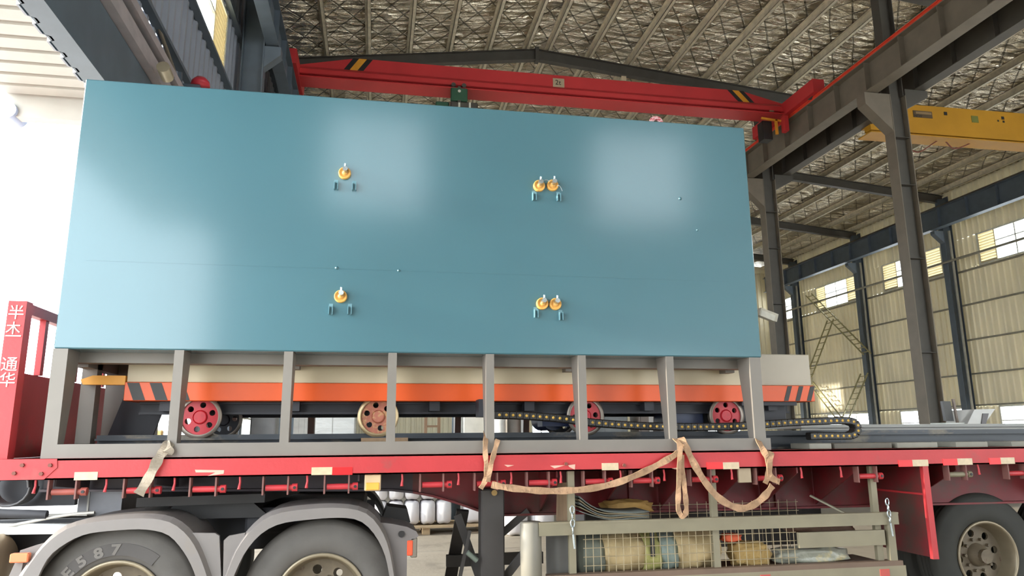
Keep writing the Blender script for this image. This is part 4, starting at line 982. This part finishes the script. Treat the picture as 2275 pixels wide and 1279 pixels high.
MB().box(P(175, 1100, Y=.9).x, P(272, 1100, Y=.9).x, .9, 1.6, 1.05, 1.235).build('tool_box', mat('tool_box_grey', (176, 176, 182), .5), tc)
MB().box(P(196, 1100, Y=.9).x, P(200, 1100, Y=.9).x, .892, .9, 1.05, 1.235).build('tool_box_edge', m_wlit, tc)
MB().box(-2.7, -2.12, .74, .8, 1.14, 1.34).build('dark_backing', m_chas, tc)  # dark plate added behind the coil to cover the bright background
MB().cyl((-2.55, .5, 1.12), (-2.2, .5, 1.1), .03, 10).build('air_line', m_chas, tc)
# ================================================================ cargo on the right of the deck
m_galv = mat('galvanised_plate', (166, 164, 158), .45, var=.06, scale=2)
m_ = MB(); m_.box(3.95, 8.4, 1.15, 1.75, 1.655, 1.69); m_.box(3.95, 8.4, 1.15, 1.17, 1.59, 1.66)
tag(m_.build('steel_channel', m_galv), 'long pale grey steel channel lying on the deck right of the drag chain', 'steel profile')
for i, (a, b, lab) in enumerate(((1780, 1828, 'grey packing block under the rail below the drag chain end'), (1835, 1960, 'long dark packing slab under the rail right of the first grey block'), (1972, 2060, 'pale packing block under the rail left of the column foot'), (2100, 2170, 'pale packing block under the rail beneath the white console'), (2222, 2300, 'pale packing block under the rail at the right picture edge'))):
    x0, x1 = P(a, 990, Y=.3).x, P(b, 990, Y=.3).x
    z = P(a, 985, Y=.3).z
    tag(MB().bbox(x0, x1, .18, .46, 1.485, 1.53, .004).build('packing_block', mat('block_dark', (112, 106, 96), .7) if i == 1 else mat('block_pale', (156, 152, 140), .7)), lab, 'block', 'packing blocks on the deck')
# white console and screen
cs = thing('control_console', P(2180, 945, Y=1.45), 'white slanted control console standing on the pale channel', 'console')
pts = [(2147, 946), (2165, 909), (2211, 908), (2186, 944)]
MB().prism([(P(x, y, Y=1.3).x, P(x, y, Y=1.3).z) for x, y in pts], 1, 1.3, 1.6).build('housing', mat('console_white', (206, 204, 198), .4), cs)
MB().prism([(P(x, y, Y=1.29).x, P(x, y, Y=1.29).z) for x, y in ((2184, 918), (2197, 918), (2191, 941), (2181, 941))], 1, 1.29, 1.3).build('panel_window', mat('panel_dark', (86, 80, 80), .4), cs)
mn = thing('monitor', P(2110, 943, Y=1.4), 'dark upright screen on a thin stand beside the nearest column foot', 'monitor')
c = P(2104, 913, Y=1.4); MB().obox(c, (.055, .01, 0), (-.003, .014, 0), (-.006, 0, .1)).build('screen', mat('screen_dark', (66, 66, 68), .35), mn)
p, q = P(2117, 886, Y=1.4), P(2128, 944, Y=1.4); MB().bar(p, q, .022, .02, (0, 1, 0)).build('stand', mat('stand_brown', (120, 104, 92), .5), mn)
p = P(2115, 940, Y=1.4); MB().bbox(p.x-.13, p.x+.12, 1.34, 1.55, 1.69, 1.705, .004).build('base', mat('base_white', (222, 224, 216), .4), mn)
# ================================================================ ladder frames against the right wall
m_lad = mat('ladder_steel', (150, 142, 100), .5, metal=.2)
def ladder(a, b, w, n, label, X=23.6):
    pa, pb = P(*a, X=X), P(*b, X=X); t = thing('ladder_frame', (X, min(pa.y, pb.y), min(pa.z, pb.z)), label, 'ladder')
    d = Vector((0, w, 0)); 
    for k in (0, 1): MB().bar(pa+d*k, pb+d*k, .05, .05, (1, 0, 0)).build('stile', m_lad, t)
    for i in range(n):
        c = pa+(pb-pa)*(i+.5)/n; MB().bar(c-d*.15, c+d*1.05, .035, .035).build('rung', m_lad, t)
ladder((1803, 652), (1935, 785), .55, 16, 'ladder frame leaning down to the right across the cream wall')
ladder((1852, 708), (1803, 838), .55, 9, 'ladder frame slanting down to the left from the crossing point')
ladder((1928, 828), (1886, 928), .55, 8, 'ladder frame slanting down to the left beside the third wall column')
ladder((1806, 848), (1872, 930), .5, 8, 'ladder frame slanting down to the right behind the striped cabinet end')
# things on the left wall
wl = thing('wall_lamp', P(365, 170, X=XL+.5), 'cylindrical silver lamp projecting from the shaded left wall', 'lamp')
c = P(362, 148, X=XL+.5); d = P(372, 172, X=XL+.5)
MB().cyl(c, d, .075, 18).build('shade', mat('lamp_silver_dull', (176, 164, 140), .4, metal=.3), wl)
MB().bar(d, P(400, 175, X=XL+.1), .04, .04).build('arm', m_steel_b, wl)
MB().bar(P(400, 160, X=XL+.3), P(400, 185, X=XL+.3), .05, .05, (0, 1, 0)).build('bracket', m_steel_b, wl)
c = P(445, 190, X=XL+.5)
wb = thing('alarm_bell', c, 'red dome of an alarm bell just above the blue casing', 'alarm')
MB().rev([(0, .13), (.07, .115), (.12, .06), (.13, 0), (0, 0)], c, (0, 0, 1), 24).build('dome', mat('bell_red', (200, 52, 66), .4), wb)
MB().box(XL+.16, c.x, c.y-.03, c.y+.03, c.z-.06, c.z).build('mount', m_steel_b, wb)
# ================================================================ goods beyond the trailer
m_sack = mat('woven_white', (214, 212, 214), .75, var=.05, bump=.3, bscale=10)
def sack_mesh(sx, sy, sz):
    v = []; fs = []; k = 8
    for i in range(k+1):
        th = math.pi*i/k
        for j in range(2*k):
            a = math.pi*j/k; q = lambda t: math.copysign(abs(t)**.42, t)
            v.append((sx*q(math.sin(th))*q(math.cos(a)), sy*q(math.sin(th))*q(math.sin(a)), sz*q(math.cos(th))*(1+.04*math.cos(6*a))))
    for i in range(k):
        for j in range(2*k): fs.append((i*2*k+j, i*2*k+(j+1) % (2*k), (i+1)*2*k+(j+1) % (2*k), (i+1)*2*k+j))
    me = MB().add(v, fs, True).mesh('white_sack'); me.materials.append(m_sack); return me
me_s = sack_mesh(.135, .28, .2)
cols = ('leftmost', 'second', 'third', 'fourth', 'rightmost'); rows = ('bottom', 'middle', 'top')
for r in range(3):
    for i in range(5):
        o = bpy.data.objects.new('white_sack', me_s); COL.objects.link(o); o.location = (.12+.272*i, 8.0, .345+.412*r)
        tag(o, 'white woven sack, %s of the %s row on the pallet behind the truck wheels' % (cols[i], rows[r]), 'sack', 'white sacks stacked on the pallet')
pl = thing('pallet', (.75, 8, 0), 'low timber pallet under the white sacks', 'pallet')
m_pal = mat('pallet_wood', (170, 148, 116), .8, var=.15, stretch=(.5, 6, 6), scale=5)
for y in (7.62, 7.82, 8.0, 8.18, 8.38): MB().box(-.2, 2.0, y-.07, y+.07, .115, .138).build('plank', m_pal, pl)
for x in (-.15, .9, 1.9): MB().box(x-.06, x+.06, 7.6, 8.4, .0, .115).build('bearer', m_pal, pl)
for i, (x, z) in enumerate(((1.75, .36), (1.75, .81), (2.35, .22), (2.8, .22))):
    o = bpy.data.objects.new('white_sack', sack_mesh(.2, .25, .22)); COL.objects.link(o); o.location = (x, 8.0 if i < 2 else 7.3, z)
    tag(o, ('large white sack at the right end of the pallet', 'large white sack lying on the sack at the right end of the pallet', 'white sack on the floor seen between the landing leg braces', 'white sack on the floor behind the grey guard post')[i], 'sack', 'loose white sacks on the floor')
def crate(name, px0, px1, Y, z1, dep, m, label, cat, panels=1):
    x0, x1 = P(px0, 940, Y=Y).x, P(px1, 940, Y=Y).x
    t = thing(name, ((x0+x1)/2, Y+dep/2, 0), label, cat)
    MB().bbox(x0, x1, Y, Y+dep, .12, z1, .02).build('body', m, t)
    for x in (x0+.1, x1-.1): MB().box(x-.07, x+.07, Y, Y+dep, 0, .12).build('foot', m_pal, t)
    for k in range(panels):
        a = x0+(x1-x0)*(k+.06)/panels; b = x0+(x1-x0)*(k+.94)/panels
        MB().box(a, b, Y-.012, Y, .2, z1-.06).build('panel', m, t)
    return t
m_film = mat('film_wrap', (186, 188, 186), .25, var=.1, bump=.7, bscale=7, scale=3, stretch=(1, 1, 4))
crate('wrapped_crate', 692, 790, 9.5, 2.2, .8, m_film, 'film-wrapped pale crate seen left of the cream wheel', 'crate', 2)
crate('grey_cabinet', 556, 612, 10.5, 2.3, .6, mat('cabinet_grey', (150, 150, 152), .5), 'grey cabinet far behind, right of the leftmost wheel', 'cabinet')
crate('white_board_stack', 652, 690, 11.0, 2.4, .3, mat('board_white', (226, 226, 220), .6), 'white boards standing upright behind the second grey leg', 'boards', 3)
crate('machine_cabinet', 1285, 1395, 10.0, 2.1, .8, mat('cabinet_slate', (112, 116, 118), .5), 'slate grey machine cabinet behind the drag chain', 'cabinet', 2)
crate('white_cabinet', 1030, 1085, 9.0, 2.2, .6, mat('cabinet_white', (214, 210, 198), .5), 'white cabinet behind the hanging hook left of the drag chain', 'cabinet')
crate('brown_cabinet', 1420, 1475, 10.0, 2.3, .6, mat('cabinet_brown', (104, 92, 84), .5), 'dark brown cabinet behind the drag chain right of the slate cabinet', 'cabinet')
def rolls(px, Y, z, r, m, label):
    c = P(px, 940, Y=Y); t = tag(MB().rev([(0, z), (r*.9, z), (r, z-.02), (r, 0), (0, 0)], (c.x, Y, 0), (0, 0, 1), 20).build('upright_roll', m), label, 'roll')
rolls(1110, 8.6, 2.1, .11, mat('roll_white', (214, 212, 206), .5), 'white upright roll just right of the drag chain anchor')
rolls(1140, 8.8, 2.0, .16, mat('roll_grey', (132, 126, 120), .5), 'grey upright roll second right of the drag chain anchor')
rolls(1168, 8.6, 2.0, .07, mat('roll_orange', (196, 128, 80), .5), 'slim orange upright roll behind the start of the drag chain')
rolls(1014, 9.2, 2.3, .09, mat('pole_dark', (70, 78, 84), .5), 'dark upright pole between the timber ladder and the white cabinet')
def wladder(px0, px1, Y, H, label, lean=.5):
    x0, x1 = P(px0, 940, Y=Y).x, P(px1, 940, Y=Y).x
    t = thing('timber_ladder', ((x0+x1)/2, Y, 0), label, 'ladder'); m = mat('ladder_brown', (136, 108, 82), .7)
    for x in (x0, x1): MB().bar((x, Y, 0), (x+.03, Y+lean, H), .06, .05, (0, 1, 0)).build('stile', m, t)
    k = int(H/.3)
    for i in range(k): MB().bar((x0, Y+lean*(i+.6)/k, H*(i+.6)/k), (x1, Y+lean*(i+.6)/k, H*(i+.6)/k), .04, .04).build('rung', m, t)
wladder(946, 976, 9.4, 2.6, 'brown timber ladder standing between the cream wheel and the dark pole')
wladder(316, 326, 5.6, 2.4, 'small reddish ladder behind the dark end plate of the car', .2)
crate('straw_board', 332, 362, 7.4, 1.75, .1, mat('board_straw', (206, 170, 112), .7), 'straw coloured board in the gate light left of the second grey leg', 'board')
